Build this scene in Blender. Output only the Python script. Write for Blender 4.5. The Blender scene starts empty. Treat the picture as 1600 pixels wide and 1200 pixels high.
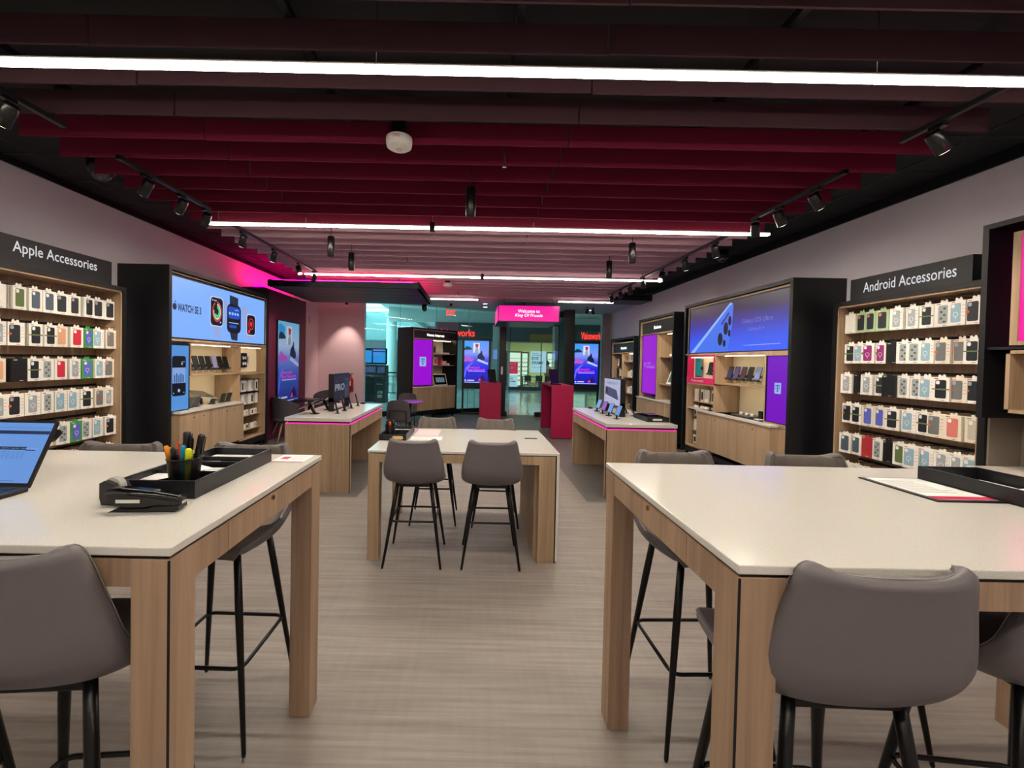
import bpy, bmesh, math, random
from mathutils import Vector, Matrix
random.seed(7)
PI = math.pi
SC = bpy.context.scene
COL = SC.collection

# ------------------------------------------------------------ camera
CAM_H = 1.668; F_PX = 643.0
_p = math.radians(1.03); _r = math.radians(1.15)
Fv = Vector((0, math.cos(_p), -math.sin(_p)))
R0 = Vector((1, 0, 0)); U0 = Vector((0, math.sin(_p), math.cos(_p)))
Rv = math.cos(_r)*R0 + math.sin(_r)*U0
Uv = -math.sin(_r)*R0 + math.cos(_r)*U0
cd = bpy.data.cameras.new('camera'); cam = bpy.data.objects.new('camera', cd); COL.objects.link(cam)
cd.sensor_width = 36; cd.sensor_fit = 'HORIZONTAL'; cd.lens = F_PX/1600*36
cd.shift_x = (800-742)/1600; cd.shift_y = -(600-576)/1600
cd.clip_start = 0.05; cd.clip_end = 200
M = Matrix((Rv, Uv, -Fv)).transposed().to_4x4(); M.translation = Vector((0, 0, CAM_H))
cam.matrix_world = M
SC.camera = cam

# ------------------------------------------------------------ world, exposure
SC.view_settings.view_transform = 'Standard'; SC.view_settings.look = 'None'
SC.view_settings.gamma = 1; SC.view_settings.use_curve_mapping = False
SC.view_settings.exposure = 0.15
w = bpy.data.worlds.new('world'); SC.world = w; w.use_nodes = True
w.node_tree.nodes['Background'].inputs[0].default_value = (0.55, 0.85, 0.95, 1)
w.node_tree.nodes['Background'].inputs[1].default_value = 0.25

STRIP_E = 90.0      # glow of the suspended light strips

# ------------------------------------------------------------ materials
def lin(c):
    if isinstance(c, str):
        c = [int(c[i:i+2], 16)/255 for i in (0, 2, 4)]
    return tuple((x/12.92 if x <= 0.04045 else ((x+0.055)/1.055)**2.4) for x in c)
MATS = {}
def mat(name, color, rough=0.5, metal=0.0, emit=None, es=1.0, noise=0.0, nscale=40, spec=0.5, coat=0):
    if name in MATS: return MATS[name]
    m = bpy.data.materials.new(name); m.use_nodes = True
    nt = m.node_tree; b = nt.nodes['Principled BSDF']; c = lin(color)
    b.inputs['Base Color'].default_value = (*c, 1); b.inputs['Roughness'].default_value = rough
    b.inputs['Metallic'].default_value = metal; b.inputs['Specular IOR Level'].default_value = spec
    if coat: b.inputs['Coat Weight'].default_value = coat
    if noise:
        tc = nt.nodes.new('ShaderNodeTexCoord'); n = nt.nodes.new('ShaderNodeTexNoise'); n.inputs['Scale'].default_value = nscale
        n.inputs['Detail'].default_value = 3
        mx = nt.nodes.new('ShaderNodeMix'); mx.data_type = 'RGBA'
        nt.links.new(tc.outputs['Object'], n.inputs['Vector']); nt.links.new(n.outputs['Fac'], mx.inputs[0])
        mx.inputs[6].default_value = (*[x*(1-noise) for x in c], 1); mx.inputs[7].default_value = (*[min(1, x*(1+noise)) for x in c], 1)
        nt.links.new(mx.outputs[2], b.inputs['Base Color'])
    if emit is not None:
        b.inputs['Emission Color'].default_value = (*lin(emit), 1); b.inputs['Emission Strength'].default_value = es
    MATS[name] = m; return m
def emis(name, color, s=1.0): return mat(name, '050505', 0.35, emit=color, es=s)
def wood(name, c1, c2, c3, rough=0.55):
    m = bpy.data.materials.new(name); m.use_nodes = True; nt = m.node_tree; b = nt.nodes['Principled BSDF']
    tc = nt.nodes.new('ShaderNodeTexCoord'); mp = nt.nodes.new('ShaderNodeMapping'); mp.inputs['Scale'].default_value = (55, 55, 1.6)
    n = nt.nodes.new('ShaderNodeTexNoise'); n.inputs['Scale'].default_value = 1.0; n.inputs['Detail'].default_value = 5; n.inputs['Distortion'].default_value = 0.4
    mp2 = nt.nodes.new('ShaderNodeMapping'); mp2.inputs['Scale'].default_value = (9, 9, 0.15)
    n2 = nt.nodes.new('ShaderNodeTexNoise'); n2.inputs['Scale'].default_value = 1.0; n2.inputs['Detail'].default_value = 2
    r = nt.nodes.new('ShaderNodeValToRGB'); r.color_ramp.elements[0].position = 0.3; r.color_ramp.elements[1].position = 0.72
    r.color_ramp.elements[0].color = (*lin(c1), 1); r.color_ramp.elements[1].color = (*lin(c3), 1)
    e = r.color_ramp.elements.new(0.5); e.color = (*lin(c2), 1)
    mx = nt.nodes.new('ShaderNodeMath'); mx.operation = 'MULTIPLY_ADD'; mx.inputs[1].default_value = 0.55
    md = nt.nodes.new('ShaderNodeMath'); md.operation = 'MULTIPLY'; md.inputs[1].default_value = 0.45
    nt.links.new(tc.outputs['Object'], mp.inputs[0]); nt.links.new(tc.outputs['Object'], mp2.inputs[0])
    nt.links.new(mp.outputs[0], n.inputs['Vector']); nt.links.new(mp2.outputs[0], n2.inputs['Vector'])
    nt.links.new(n2.outputs['Fac'], md.inputs[0]); nt.links.new(n.outputs['Fac'], mx.inputs[0]); nt.links.new(md.outputs[0], mx.inputs[2])
    nt.links.new(mx.outputs[0], r.inputs[0]); nt.links.new(r.outputs[0], b.inputs['Base Color'])
    b.inputs['Roughness'].default_value = rough
    MATS[name] = m; return m
W_OAK = wood('oak laminate', '8f755c', 'a98e72', 'bda285')
W_LEG = wood('oak leg', '8a6f5a', 'a4876f', 'b79b81')
BLACK = mat('black powder coat', '0a0b10', 0.42)
BLK_FELT = mat('black ceiling board', '101218', 0.8)
BLK_PL = mat('black plastic', '0b0b0c', 0.3)
BLK_MET = mat('black steel', '08080a', 0.35, 0.3)
CHAR = mat('charcoal header', '1d2024', 0.5)
WALL = mat('wall paint', 'e4dfe8', 0.85, noise=0.02, nscale=3)
WALLP = mat('pink tinted wall', 'f0ccd4', 0.85, noise=0.02, nscale=3)  # pink cast of the magenta light put into this wall's colour
WHITE = mat('white plastic', 'e4e2de', 0.4)
CARD = mat('white card', 'e6e2da', 0.55)
CARD2 = mat('cream card', 'dcd3c2', 0.6)
CREAM = mat('cream back panel', 'efe3c4', 0.7)
CHROME = mat('chrome', 'd9d2c8', 0.15, 1.0)
BRASS = mat('brass lock', 'c9a06a', 0.25, 1.0)
RED = mat('magenta red laminate', 'aa0246', 0.5)
REDP = mat('red paint', 'c01822', 0.3)
PAPER = mat('paper', 'ecebea', 0.7)
INK = mat('dark ink', '25262b', 0.6)
GREYINK = mat('grey ink', '85868c', 0.6)
PINKP = mat('pink print', 'd3134f', 0.6)
LEATHER = mat('taupe leather', '6b6568', 0.42, noise=0.05, nscale=60)
LEATHD = mat('taupe leather pad', '736a64', 0.45, noise=0.06, nscale=60)
FABRIC = mat('charcoal fabric', '4a4449', 0.85, noise=0.12, nscale=300)
STITCH = mat('stitching thread', '8d8580', 0.7)
def speckle(name, base, dark, rough):
    m = bpy.data.materials.new(name); m.use_nodes = True; nt = m.node_tree; b = nt.nodes['Principled BSDF']
    tc = nt.nodes.new('ShaderNodeTexCoord'); n = nt.nodes.new('ShaderNodeTexNoise'); n.inputs['Scale'].default_value = 420; n.inputs['Detail'].default_value = 2
    r = nt.nodes.new('ShaderNodeValToRGB'); r.color_ramp.elements[0].position = 0.32; r.color_ramp.elements[1].position = 0.48
    r.color_ramp.elements[0].color = (*lin(dark), 1); r.color_ramp.elements[1].color = (*lin(base), 1)
    nt.links.new(tc.outputs['Object'], n.inputs['Vector']); nt.links.new(n.outputs['Fac'], r.inputs[0]); nt.links.new(r.outputs[0], b.inputs['Base Color'])
    b.inputs['Roughness'].default_value = rough; MATS[name] = m; return m
QUARTZ = speckle('white quartz', 'd9d5cf', 'c4beb6', 0.16)
def vinyl(name, a, b_, c_):
    m = bpy.data.materials.new(name); m.use_nodes = True; nt = m.node_tree; b = nt.nodes['Principled BSDF']
    tc = nt.nodes.new('ShaderNodeTexCoord')
    def nz(sc, det):
        mp = nt.nodes.new('ShaderNodeMapping'); mp.inputs['Scale'].default_value = sc
        n = nt.nodes.new('ShaderNodeTexNoise'); n.inputs['Scale'].default_value = 1; n.inputs['Detail'].default_value = det
        nt.links.new(tc.outputs['Object'], mp.inputs[0]); nt.links.new(mp.outputs[0], n.inputs['Vector']); return n
    n1 = nz((1.6, 42, 1), 7); n2 = nz((26, 2.0, 1), 3); n3 = nz((.9, 9.0, 1), 3)
    a1 = nt.nodes.new('ShaderNodeMath'); a1.operation = 'MULTIPLY_ADD'; a1.inputs[1].default_value = 0.58
    a2 = nt.nodes.new('ShaderNodeMath'); a2.operation = 'MULTIPLY_ADD'; a2.inputs[1].default_value = 0.12
    a3 = nt.nodes.new('ShaderNodeMath'); a3.operation = 'MULTIPLY'; a3.inputs[1].default_value = 0.30
    nt.links.new(n3.outputs['Fac'], a3.inputs[0]); nt.links.new(n2.outputs['Fac'], a2.inputs[0]); nt.links.new(a3.outputs[0], a2.inputs[2])
    nt.links.new(n1.outputs['Fac'], a1.inputs[0]); nt.links.new(a2.outputs[0], a1.inputs[2])
    r = nt.nodes.new('ShaderNodeValToRGB'); r.color_ramp.elements[0].position = 0.34; r.color_ramp.elements[1].position = 0.68
    r.color_ramp.elements[0].color = (*lin(a), 1); r.color_ramp.elements[1].color = (*lin(c_), 1)
    e = r.color_ramp.elements.new(0.5); e.color = (*lin(b_), 1)
    nt.links.new(a1.outputs[0], r.inputs[0]); nt.links.new(r.outputs[0], b.inputs['Base Color'])
    b.inputs['Roughness'].default_value = 0.42; MATS[name] = m; return m
FLOOR_L = vinyl('light woven vinyl', '827873', '948a84', 'a59c95')
FLOOR_D = vinyl('dark woven vinyl', '5b5756', '686463', '767271')
def marble():
    m = bpy.data.materials.new('polished mall tile'); m.use_nodes = True; nt = m.node_tree; b = nt.nodes['Principled BSDF']
    tc = nt.nodes.new('ShaderNodeTexCoord'); br = nt.nodes.new('ShaderNodeTexBrick'); br.inputs['Scale'].default_value = 1.0
    br.offset = 0; br.inputs['Brick Width'].default_value = 0.9; br.inputs['Row Height'].default_value = 0.9; br.inputs['Mortar Size'].default_value = 0.012
    br.inputs['Color1'].default_value = (*lin('d2d8d2'), 1); br.inputs['Color2'].default_value = (*lin('bcc6c0'), 1); br.inputs['Mortar'].default_value = (*lin('707a78'), 1)
    nt.links.new(tc.outputs['Object'], br.inputs['Vector']); nt.links.new(br.outputs[0], b.inputs['Base Color'])
    b.inputs['Roughness'].default_value = 0.12; MATS['marble'] = m; return m
MARBLE = marble()
def glass_mat():
    m = bpy.data.materials.new('clear glass'); m.use_nodes = True; nt = m.node_tree; nt.nodes.clear()
    o = nt.nodes.new('ShaderNodeOutputMaterial'); t = nt.nodes.new('ShaderNodeBsdfTransparent'); t.inputs[0].default_value = (0.86, 0.97, 0.95, 1)
    g = nt.nodes.new('ShaderNodeBsdfGlossy'); g.inputs['Roughness'].default_value = 0.02; g.inputs['Color'].default_value = (1, 1, 1, 1)
    f = nt.nodes.new('ShaderNodeFresnel'); f.inputs[0].default_value = 1.3; mx = nt.nodes.new('ShaderNodeMixShader')
    nt.links.new(f.outputs[0], mx.inputs[0]); nt.links.new(t.outputs[0], mx.inputs[1]); nt.links.new(g.outputs[0], mx.inputs[2]); nt.links.new(mx.outputs[0], o.inputs[0])
    MATS['glass'] = m; return m
GLASS = glass_mat()

# ------------------------------------------------------------ mesh builder
class Fr:
    """frame on a surface: u to the viewer's right, v up, w towards the viewer"""
    def __init__(s, o, r, u=(0, 0, 1)):
        s.o = Vector(o); s.r = Vector(r).normalized(); s.u = Vector(u).normalized(); s.n = s.r.cross(s.u)
    def p(s, a, b, c=0): return s.o + s.r*a + s.u*b + s.n*c
    def sub(s, a, b, c=0): return Fr(s.p(a, b, c), s.r, s.u)
WORLD = Fr((0, 0, 0), (1, 0, 0))
_tc = {}
def text_geo(txt, shear=0.0, bold=0.0):
    k = (txt, shear, bold)
    if k in _tc: return _tc[k]
    cu = bpy.data.curves.new('t', 'FONT'); cu.body = txt; cu.shear = shear; cu.offset = bold; cu.size = 1.0; cu.resolution_u = 3; cu.extrude = 0.0
    cu.align_x = 'CENTER'; cu.align_y = 'CENTER'
    ob = bpy.data.objects.new('t', cu); COL.objects.link(ob)
    me = ob.to_mesh()
    vs = [v.co.copy() for v in me.vertices]; fs = [tuple(p.vertices) for p in me.polygons]
    ob.to_mesh_clear(); bpy.data.objects.remove(ob); bpy.data.curves.remove(cu)
    if vs:
        x0 = min(v.x for v in vs); x1 = max(v.x for v in vs); y0 = min(v.y for v in vs); y1 = max(v.y for v in vs)
        W_ = max(x1-x0, 1e-6); H_ = max(y1-y0, 1e-6)
        vs = [((v.x-(x0+x1)/2)/W_, (v.y-(y0+y1)/2)/H_) for v in vs]
    _tc[k] = (vs, fs); return _tc[k]
class MB:
    def __init__(s): s.v = []; s.f = []; s.sm = []
    def add(s, vs, fs, smooth=False):
        b = len(s.v); s.v += [Vector(v) for v in vs]; s.f += [tuple(i+b for i in f) for f in fs]; s.sm += [smooth]*len(fs); return s
    def box(s, x0, x1, y0, y1, z0, z1): return s.fbox(None, x0, x1, z0, z1, y0, y1)
    def fbox(s, fr, u0, u1, v0, v1, w0, w1):
        P = (lambda a, b, c: Vector((a, c, b))) if fr is None else fr.p
        vs = [P(a, b, c) for a in (u0, u1) for b in (v0, v1) for c in (w0, w1)]
        return s.add(vs, [(0, 1, 3, 2), (4, 6, 7, 5), (0, 4, 5, 1), (2, 3, 7, 6), (0, 2, 6, 4), (1, 5, 7, 3)])
    def bev(s, x0, x1, y0, y1, z0, z1, r=0.004):
        bm = bmesh.new(); bmesh.ops.create_cube(bm, size=1)
        for v in bm.verts:
            v.co = Vector(((x0+x1)/2+v.co.x*(x1-x0), (y0+y1)/2+v.co.y*(y1-y0), (z0+z1)/2+v.co.z*(z1-z0)))
        bmesh.ops.bevel(bm, geom=list(bm.edges), offset=r, segments=2, affect='EDGES', profile=0.5)
        bm.verts.index_update()
        s.add([v.co.copy() for v in bm.verts], [tuple(v.index for v in f.verts) for f in bm.faces]); bm.free(); return s
    def prism(s, pts, fr, w0, w1, smooth=False):
        n = len(pts); vs = [fr.p(a, b, w0) for a, b in pts]+[fr.p(a, b, w1) for a, b in pts]
        s.add(vs, [tuple(range(n))[::-1], tuple(range(n, 2*n))]+[(i, (i+1) % n, n+(i+1) % n, n+i) for i in range(n)], smooth); return s
    def tube(s, pts, r, seg=10, caps=True, smooth=True):
        pts = [Vector(p) for p in pts]; n = len(pts); rs = r if isinstance(r, (list, tuple)) else [r]*n
        vs = []; prev = None
        for i, p in enumerate(pts):
            d = (pts[min(i+1, n-1)]-pts[max(i-1, 0)]).normalized()
            a = (prev-d*prev.dot(d)) if prev is not None else d.orthogonal()
            if a.length < 1e-6: a = d.orthogonal()
            a.normalize(); prev = a; b = d.cross(a)
            vs += [p+(a*math.cos(2*PI*k/seg)+b*math.sin(2*PI*k/seg))*rs[i] for k in range(seg)]
        fs = [(i*seg+k, i*seg+(k+1) % seg, (i+1)*seg+(k+1) % seg, (i+1)*seg+k) for i in range(n-1) for k in range(seg)]
        s.add(vs, fs, smooth)
        if caps:
            b = len(s.v)-n*seg
            s.f += [tuple(b+k for k in range(seg))[::-1], tuple(b+(n-1)*seg+k for k in range(seg))]; s.sm += [False, False]
        return s
    def lathe(s, prof, c=(0, 0, 0), seg=24, smooth=True):
        c = Vector(c); n = len(prof)
        vs = [c+Vector((r*math.cos(2*PI*k/seg), r*math.sin(2*PI*k/seg), z)) for r, z in prof for k in range(seg)]
        fs = [(i*seg+k, i*seg+(k+1) % seg, (i+1)*seg+(k+1) % seg, (i+1)*seg+k) for i in range(n-1) for k in range(seg)]
        return s.add(vs, fs, smooth)
    def grid(s, fn, nu, nv, smooth=True):
        vs = [fn(i/(nu-1), j/(nv-1)) for j in range(nv) for i in range(nu)]
        return s.add(vs, [(j*nu+i, j*nu+i+1, (j+1)*nu+i+1, (j+1)*nu+i) for j in range(nv-1) for i in range(nu-1)], smooth)
    def text(s, txt, fr, u, v, W_, H_, w=0.0, shear=0.0, bold=0.0):
        vs, fs = text_geo(txt, shear, bold)
        return s.add([fr.p(u+a*W_, v+b*H_, w) for a, b in vs], fs)
    def build(s, name, m, parent=None, world=True):
        me = bpy.data.meshes.new(name)
        off = WL.get(parent, Vector((0, 0, 0))) if (parent and world) else Vector((0, 0, 0))
        me.from_pydata([v-off for v in s.v], [], s.f)
        me.polygons.foreach_set('use_smooth', s.sm); me.materials.append(m); me.validate(); me.update()
        bm = bmesh.new(); bm.from_mesh(me); bmesh.ops.recalc_face_normals(bm, faces=bm.faces) if name not in ('text',) else None
        bm.to_mesh(me); bm.free()
        o = bpy.data.objects.new(name, me); COL.objects.link(o)
        if parent: o.parent = parent; WL[o] = WL.get(parent, Vector((0, 0, 0)))
        return o
WL = {}
def rrect(x0, x1, y0, y1, r, n=4):
    r = min(r, (x1-x0)/2, (y1-y0)/2); out = []
    for cx, cy, a in ((x1-r, y1-r, 0), (x0+r, y1-r, 90), (x0+r, y0+r, 180), (x1-r, y0+r, 270)):
        out += [(cx+r*math.cos(math.radians(a+90*k/n)), cy+r*math.sin(math.radians(a+90*k/n))) for k in range(n+1)]
    return out
def circ(cx, cy, r, n=20, ry=None): return [(cx+r*math.cos(2*PI*k/n), cy+(ry or r)*math.sin(2*PI*k/n)) for k in range(n)]
def tag(o, label, cat, group=None, kind=None):
    o['label'] = label; o['category'] = cat
    if group: o['group'] = group
    if kind: o['kind'] = kind
    return o
def thing(name, label, cat, loc=(0, 0, 0), rz=0, group=None):
    o = bpy.data.objects.new(name, None); o.empty_display_size = 0.1; COL.objects.link(o); o.location = loc; o.rotation_euler = (0, 0, rz)
    WL[o] = Vector(loc); return tag(o, label, cat, group)
def struct(name, mb, m, parent=None):
    o = mb.build(name, m, parent)
    if not parent: o['kind'] = 'structure'
    return o
def dup(root, loc=None, rot=None, label=None, group=None):
    kids = {}
    def rec(o, par):
        c = o.copy(); COL.objects.link(c); c.parent = par
        for ch in KID.get(o, [x for x in o.children]): rec(ch, c)
        return c
    r = rec(root, None)
    if loc is not None: r.location = loc
    if rot is not None: r.rotation_euler = rot if isinstance(rot, (tuple, list)) else (0, 0, rot)
    if label: r['label'] = label
    if group: r['group'] = group
    return r
KID = {}
def freeze(root):
    """remember children once, so that copying is quick"""
    for o in [root]+list(root.children_recursive): KID[o] = list(o.children)
ORD = ['first', 'second', 'third', 'fourth', 'fifth', 'sixth', 'seventh', 'eighth', 'ninth', 'tenth', 'eleventh', 'twelfth', 'thirteenth', 'fourteenth']

# ============================================================ SETTING
XL, XR = -4.56, 4.5
YB = -2.6           # wall behind the camera
YE = 11.9
struct('floor', MB().prism([(XL-.1, YB), (XR+.1, YB), (XR+.1, 13.8), (3.1, 13.8), (2.8, 13.0), (.95, 13.0), (.8, 13.75), (-3.22, 11.9), (-4.66, 11.9)], Fr((0, 0, 0), (1, 0, 0), (0, 1, 0)), -.1, 0), FLOOR_D)
m_ = MB().box(XL, XR, YB, 4.92, 0.0, 0.004); m_.box(-1.39, 1.38, 4.92, 8.6, 0.0, 0.004)
struct('floor_walkway', m_, FLOOR_L)
struct('wall_left', MB().box(XL-.1, XL, YB, YE, 0, 3.6), WALL)
struct('wall_right', MB().box(XR, XR+.1, YB, 13.8, 0, 3.6), WALL)
struct('wall_back', MB().box(XL-.1, XR+.1, YB-.1, YB, 0, 3.6), WALL)
struct('wall_front', MB().box(XL-.1, -3.22, YE, YE+.2, 0, 3.6), WALLP)
struct('wall_corner', MB().box(XL, XL+.02, 9.95, YE, 0, 3.3), WALLP)
struct('ceiling', MB().box(XL, XR, YB, 11.3, 3.56, 3.66), BLK_FELT)
m_ = MB()
for k in range(-4, 18):
    y = 0.9+k*0.61
    m_.box(XL, -3.55, y, y+0.006, 3.553, 3.561); m_.box(3.5, XR, y, y+0.006, 3.553, 3.561)
m_.box(-4.25, -4.243, YB, 11.2, 3.551, 3.561); m_.box(4.0, 4.007, YB, 11.2, 3.551, 3.561)
struct('ceiling_seams', m_, mat('dark grey seam', '33363b', 0.6))
m_ = MB().box(XL, XL+.025, YB, 11.2, 3.49, 3.56); struct('trim_1', m_, BLACK)
m_ = MB().box(XR-.025, XR, YB, 11.2, 3.45, 3.56); struct('trim_2', m_, BLACK)
m_ = MB().box(3.0, XR, 10.55, 11.3, 3.3, 3.45); struct('trim_3', m_, BLACK)
m_ = MB().prism([(-4.56, 11.25), (4.5, 11.25), (4.5, 14.0), (3.0, 14.0), (0.75, 14.0), (-0.9, 13.1), (-2.7, 12.3), (-4.56, 11.9)], Fr((0, 0, 3.33), (1, 0, 0), (0, 1, 0)), 0, 0.1)
struct('ceiling_far', m_, mat('grey soffit paint', 'b4bcbf', 0.8))
struct('wall_end_pier', MB().box(4.24, XR, 13.75, 14.0, 0, 3.6), mat('pier paint', '9b8f96', 0.8))
for s_, x in ((1, XL), (2, XR)):
    struct('baseboard_'+('left' if s_ == 1 else 'right'), MB().box(*( (x, x+.012) if s_ == 1 else (x-.012, x)), YB, 11.9, 0, 0.1), BLACK)

# ---- storefront (slanted on the left, pillars, right bay)
A_ = Vector((-3.22, 11.9, 0)); B_ = Vector((0.80, 13.75, 0)); dr = (B_-A_).normalized(); LEN = (B_-A_).length
SF = Fr(A_, dr)
m_ = MB().fbox(SF, 0, LEN, 0.14, 3.33, -0.01, 0.01); struct('window_1', m_, GLASS)
m_ = MB().fbox(SF, 0, LEN, 0, 0.14, -0.05, 0.05)
struct('trim_4', m_, BLACK)
m_ = MB()
for u in (1.05, 2.2, 3.3): m_.fbox(SF, u-.004, u+.004, .14, 3.33, -.012, .012)
struct('trim_5', m_, mat('glass joint', '5f8184', 0.4))
PX0, PX1 = 0.74, 0.98
m_ = MB().box(0.74, 0.95, 12.65, 13.75, 0, 3.33); m_.box(0.70, 1.0, 12.6, 12.9, 0, 0.14); struct('trim_6', m_, BLACK)
m_ = MB().box(2.80, 3.10, 12.9, 13.9, 0, 3.33); m_.box(1.86, 2.1, 12.6, 12.72, 0, 0.14); struct('trim_7', m_, BLACK)
m_ = MB().box(0.95, 2.80, 13.4, 13.5, 3.15, 3.33); struct('trim_8', m_, BLACK)
struct('window_2', MB().box(3.10, 4.24, 13.78, 13.80, 0.16, 3.33), GLASS)
struct('trim_9', MB().box(3.10, 4.24, 13.73, 13.85, 0, 0.16), BLACK)
m_ = MB().box(1.10, 1.12, 13.2, 14.3, 0.02, 3.1); struct('door_1', m_, GLASS)
m_ = MB().box(2.66, 2.68, 13.2, 14.3, 0.02, 3.1); struct('door_2', m_, GLASS)
m_ = MB()
m_.tube([(1.06, 13.3, .95), (1.02, 13.3, .97), (1.02, 13.3, 1.25), (1.06, 13.3, 1.27)], .012)
tag(m_.build('door_handle', CHROME), 'chrome pull handle on the open left glass entrance door', 'handle')
o = MB().bev(.80, .86, 12.63, 12.65, 1.28, 1.52, .005).build('card_reader', WHITE)
tag(o, 'small white reader panel on the left black entrance pillar', 'switch')

# ============================================================ CEILING BAFFLES
C_MAR = mat('maroon toned felt', '44262f', 0.95, noise=0.12, nscale=250)  # felt tone stepped by row: dark, then red, then pale
C_CRI = mat('crimson toned felt', '70052c', 0.95, noise=0.12, nscale=250)
C_ROS = mat('rose toned felt', 'd2a6b6', 0.95, noise=0.1, nscale=250)
k = 0; y = 0.345; rows = []
while y < 11.1: rows.append(y); y += 0.305
PAN = [('left', -3.42, -2.048), ('middle', -2.036, 0.656), ('right', 0.668, 3.40)]
PAN_M = {}
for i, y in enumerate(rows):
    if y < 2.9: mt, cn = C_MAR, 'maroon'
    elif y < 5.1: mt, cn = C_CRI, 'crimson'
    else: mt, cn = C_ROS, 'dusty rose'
    if y < 2.3: where = '%s row %s the nearest light strip' % (ORD[int((2.3-y)/.305)], 'above and before')
    elif y < 4.7: where = '%s row beyond the nearest light strip' % ORD[int((y-2.3)/.305)]
    elif y < 7.5: where = '%s row beyond the second light strip' % ORD[int((y-4.7)/.305)]
    elif y < 10.3: where = '%s row beyond the third light strip' % ORD[int((y-7.5)/.305)]
    else: where = '%s row beyond the farthest light strips' % ORD[int((y-10.3)/.305)]
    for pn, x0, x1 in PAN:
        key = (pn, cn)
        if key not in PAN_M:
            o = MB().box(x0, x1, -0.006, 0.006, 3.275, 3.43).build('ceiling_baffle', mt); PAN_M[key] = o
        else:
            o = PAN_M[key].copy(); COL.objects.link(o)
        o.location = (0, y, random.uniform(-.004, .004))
        tag(o, '%s toned felt baffle, %s panel, %s' % (cn, pn, where), 'ceiling baffle', 'felt ceiling baffles')
# carrier rails above the baffles
for j, x in enumerate((-2.8, -1.0, 0.2, 1.6, 2.9)):
    o = MB().box(x-.02, x+.02, 0.2, 11.2, 3.43, 3.47).build('carrier_rail', BLACK)
    tag(o, 'black carrier rail above the felt baffles, %s from the left' % ORD[j], 'rail', 'baffle carrier rails')

# ============================================================ LIGHT STRIPS
EM_LED = emis('lit light strip diffuser', 'fff4e0', STRIP_E)
EM_SIDE = emis('lit light strip side lens', 'fff4e0', 12.0)
def strip(x0, x1, y, joints, label, h=0.05):
    t = thing('linear_light', label, 'ceiling light', ((x0+x1)/2, y, 3.17), group='suspended linear lights')
    MB().bev(x0, x1, y-.022, y+.022, 3.186, 3.212, .004).build('housing', WHITE, t)
    xs = [x0]+list(joints)+[x1]
    for a, b in zip(xs[:-1], xs[1:]):
        MB().box(a+.004, b-.004, y-.021, y+.021, 3.18, 3.186).build('diffuser', EM_LED, t)
        for e_ in (-.024, .022): MB().box(a+.004, b-.004, y+e_, y+e_+.002, 3.181, 3.199).build('side_lens', EM_SIDE, t)
    for x in list(joints)+[x0+.12, x1-.12]:
        MB().tube([(x, y, 3.22), (x, y, 3.56)], .0018, 6).build('suspension_wire', CHROME, t)
    for x in joints[:1]:
        MB().bev(x-.03, x+.03, y-.035, y+.035, 3.15, 3.25, .005).build('joint_cover', BLK_PL, t) if y > 4 else None
    return t
strip(-3.1, 3.35, -0.55, (-.55, 2.08), 'added unseen light strip lighting the near end of the shop, behind the viewer')  # extra strip added out of view for the light it gives
strip(-3.1, 3.35, 2.19, (-.55, 2.08), 'longest nearest suspended light strip, glowing across the whole ceiling')
strip(-3.1, 3.35, 4.76, (-.52,), 'second suspended light strip, with a black joint box in the middle')
strip(-3.12, 3.36, 7.5, (.1,), 'third suspended light strip, in front of the pink-lit canopy')
strip(-1.2, .045, 10.2, (), 'short suspended light strip left of the welcome sign')
strip(2.04, 3.4, 10.25, (), 'short suspended light strip right of the welcome sign')

# ---- tracks and spotlights
EM_SPOT = emis('spotlight lens', 'fff0d8', 6.0)
def spot_head(parent_label, x, y, aim, light=True, W_=58, z=3.235, group='track spotlights'):
    d = (Vector(aim)-Vector((x, y, z-.12))).normalized()
    t = thing('track_spotlight', parent_label, 'spotlight', (x, y, z), group=group)
    MB().bev(x-.02, x+.02, y-.045, y+.045, z-.03, z, .003).build('adapter', BLK_PL, t)
    c = Vector((x, y, z-.11))
    MB().tube([(x, y, z-.03), (x, y, z-.07)], .008, 8).build('bracket', BLK_MET, t)
    MB().tube([c-d*.07, c-d*.06, c+d*.075], [.034, .042, .042], 18).build('lamp_body', BLK_PL, t)
    MB().tube([c+d*.075, c+d*.078], [.034, .034], 18).build('lens', EM_SPOT if light else mat('unlit lens', '2a2a2c', .1), t)
    if light:
        l = bpy.data.lights.new('spot_beam', 'SPOT'); l.energy = W_; l.color = (1, .87, .72); l.spot_size = math.radians(62); l.spot_blend = .7; l.shadow_soft_size = .03
        lo = bpy.data.objects.new('spot_beam', l); COL.objects.link(lo); lo.location = c+d*.09; lo.rotation_euler = d.to_track_quat('-Z', 'Y').to_euler()
    return t
def track(x, y0, y1, label, z=3.235):
    t = thing('light_track', label, 'light track', (x, (y0+y1)/2, z), group='black ceiling light tracks')
    MB().bev(x-.018, x+.018, y0, y1, z, z+.034, .003).build('rail', BLACK, t)
    for y in (y0+.06, y1-.06):
        MB().tube([(x, y, z+.03), (x, y, 3.56)], .005, 6).build('hanger_rod', BLACK, t)
    MB().bev(x-.022, x+.022, y0-.03, y0+.02, z-.002, z+.036, .004).build('end_feed', BLK_PL, t)
LT = [(-2.9, .4, 2.9, 'nearest track along the left side of the ceiling'), (-2.9, 3.36, 4.48, 'left track between first and second light strips'),
      (-2.95, 5.0, 7.6, 'left track between second and third light strips'),
      (2.92, .4, 2.88, 'nearest track along the right side of the ceiling'), (2.95, 3.36, 4.45, 'right track between first and second light strips'),
      (3.02, 5.03, 7.6, 'right track between second and third light strips'), (3.05, 7.95, 9.55, 'far right track beyond the third light strip')]
for a in LT: track(a[0], a[1], a[2], 'black '+a[3])
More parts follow.
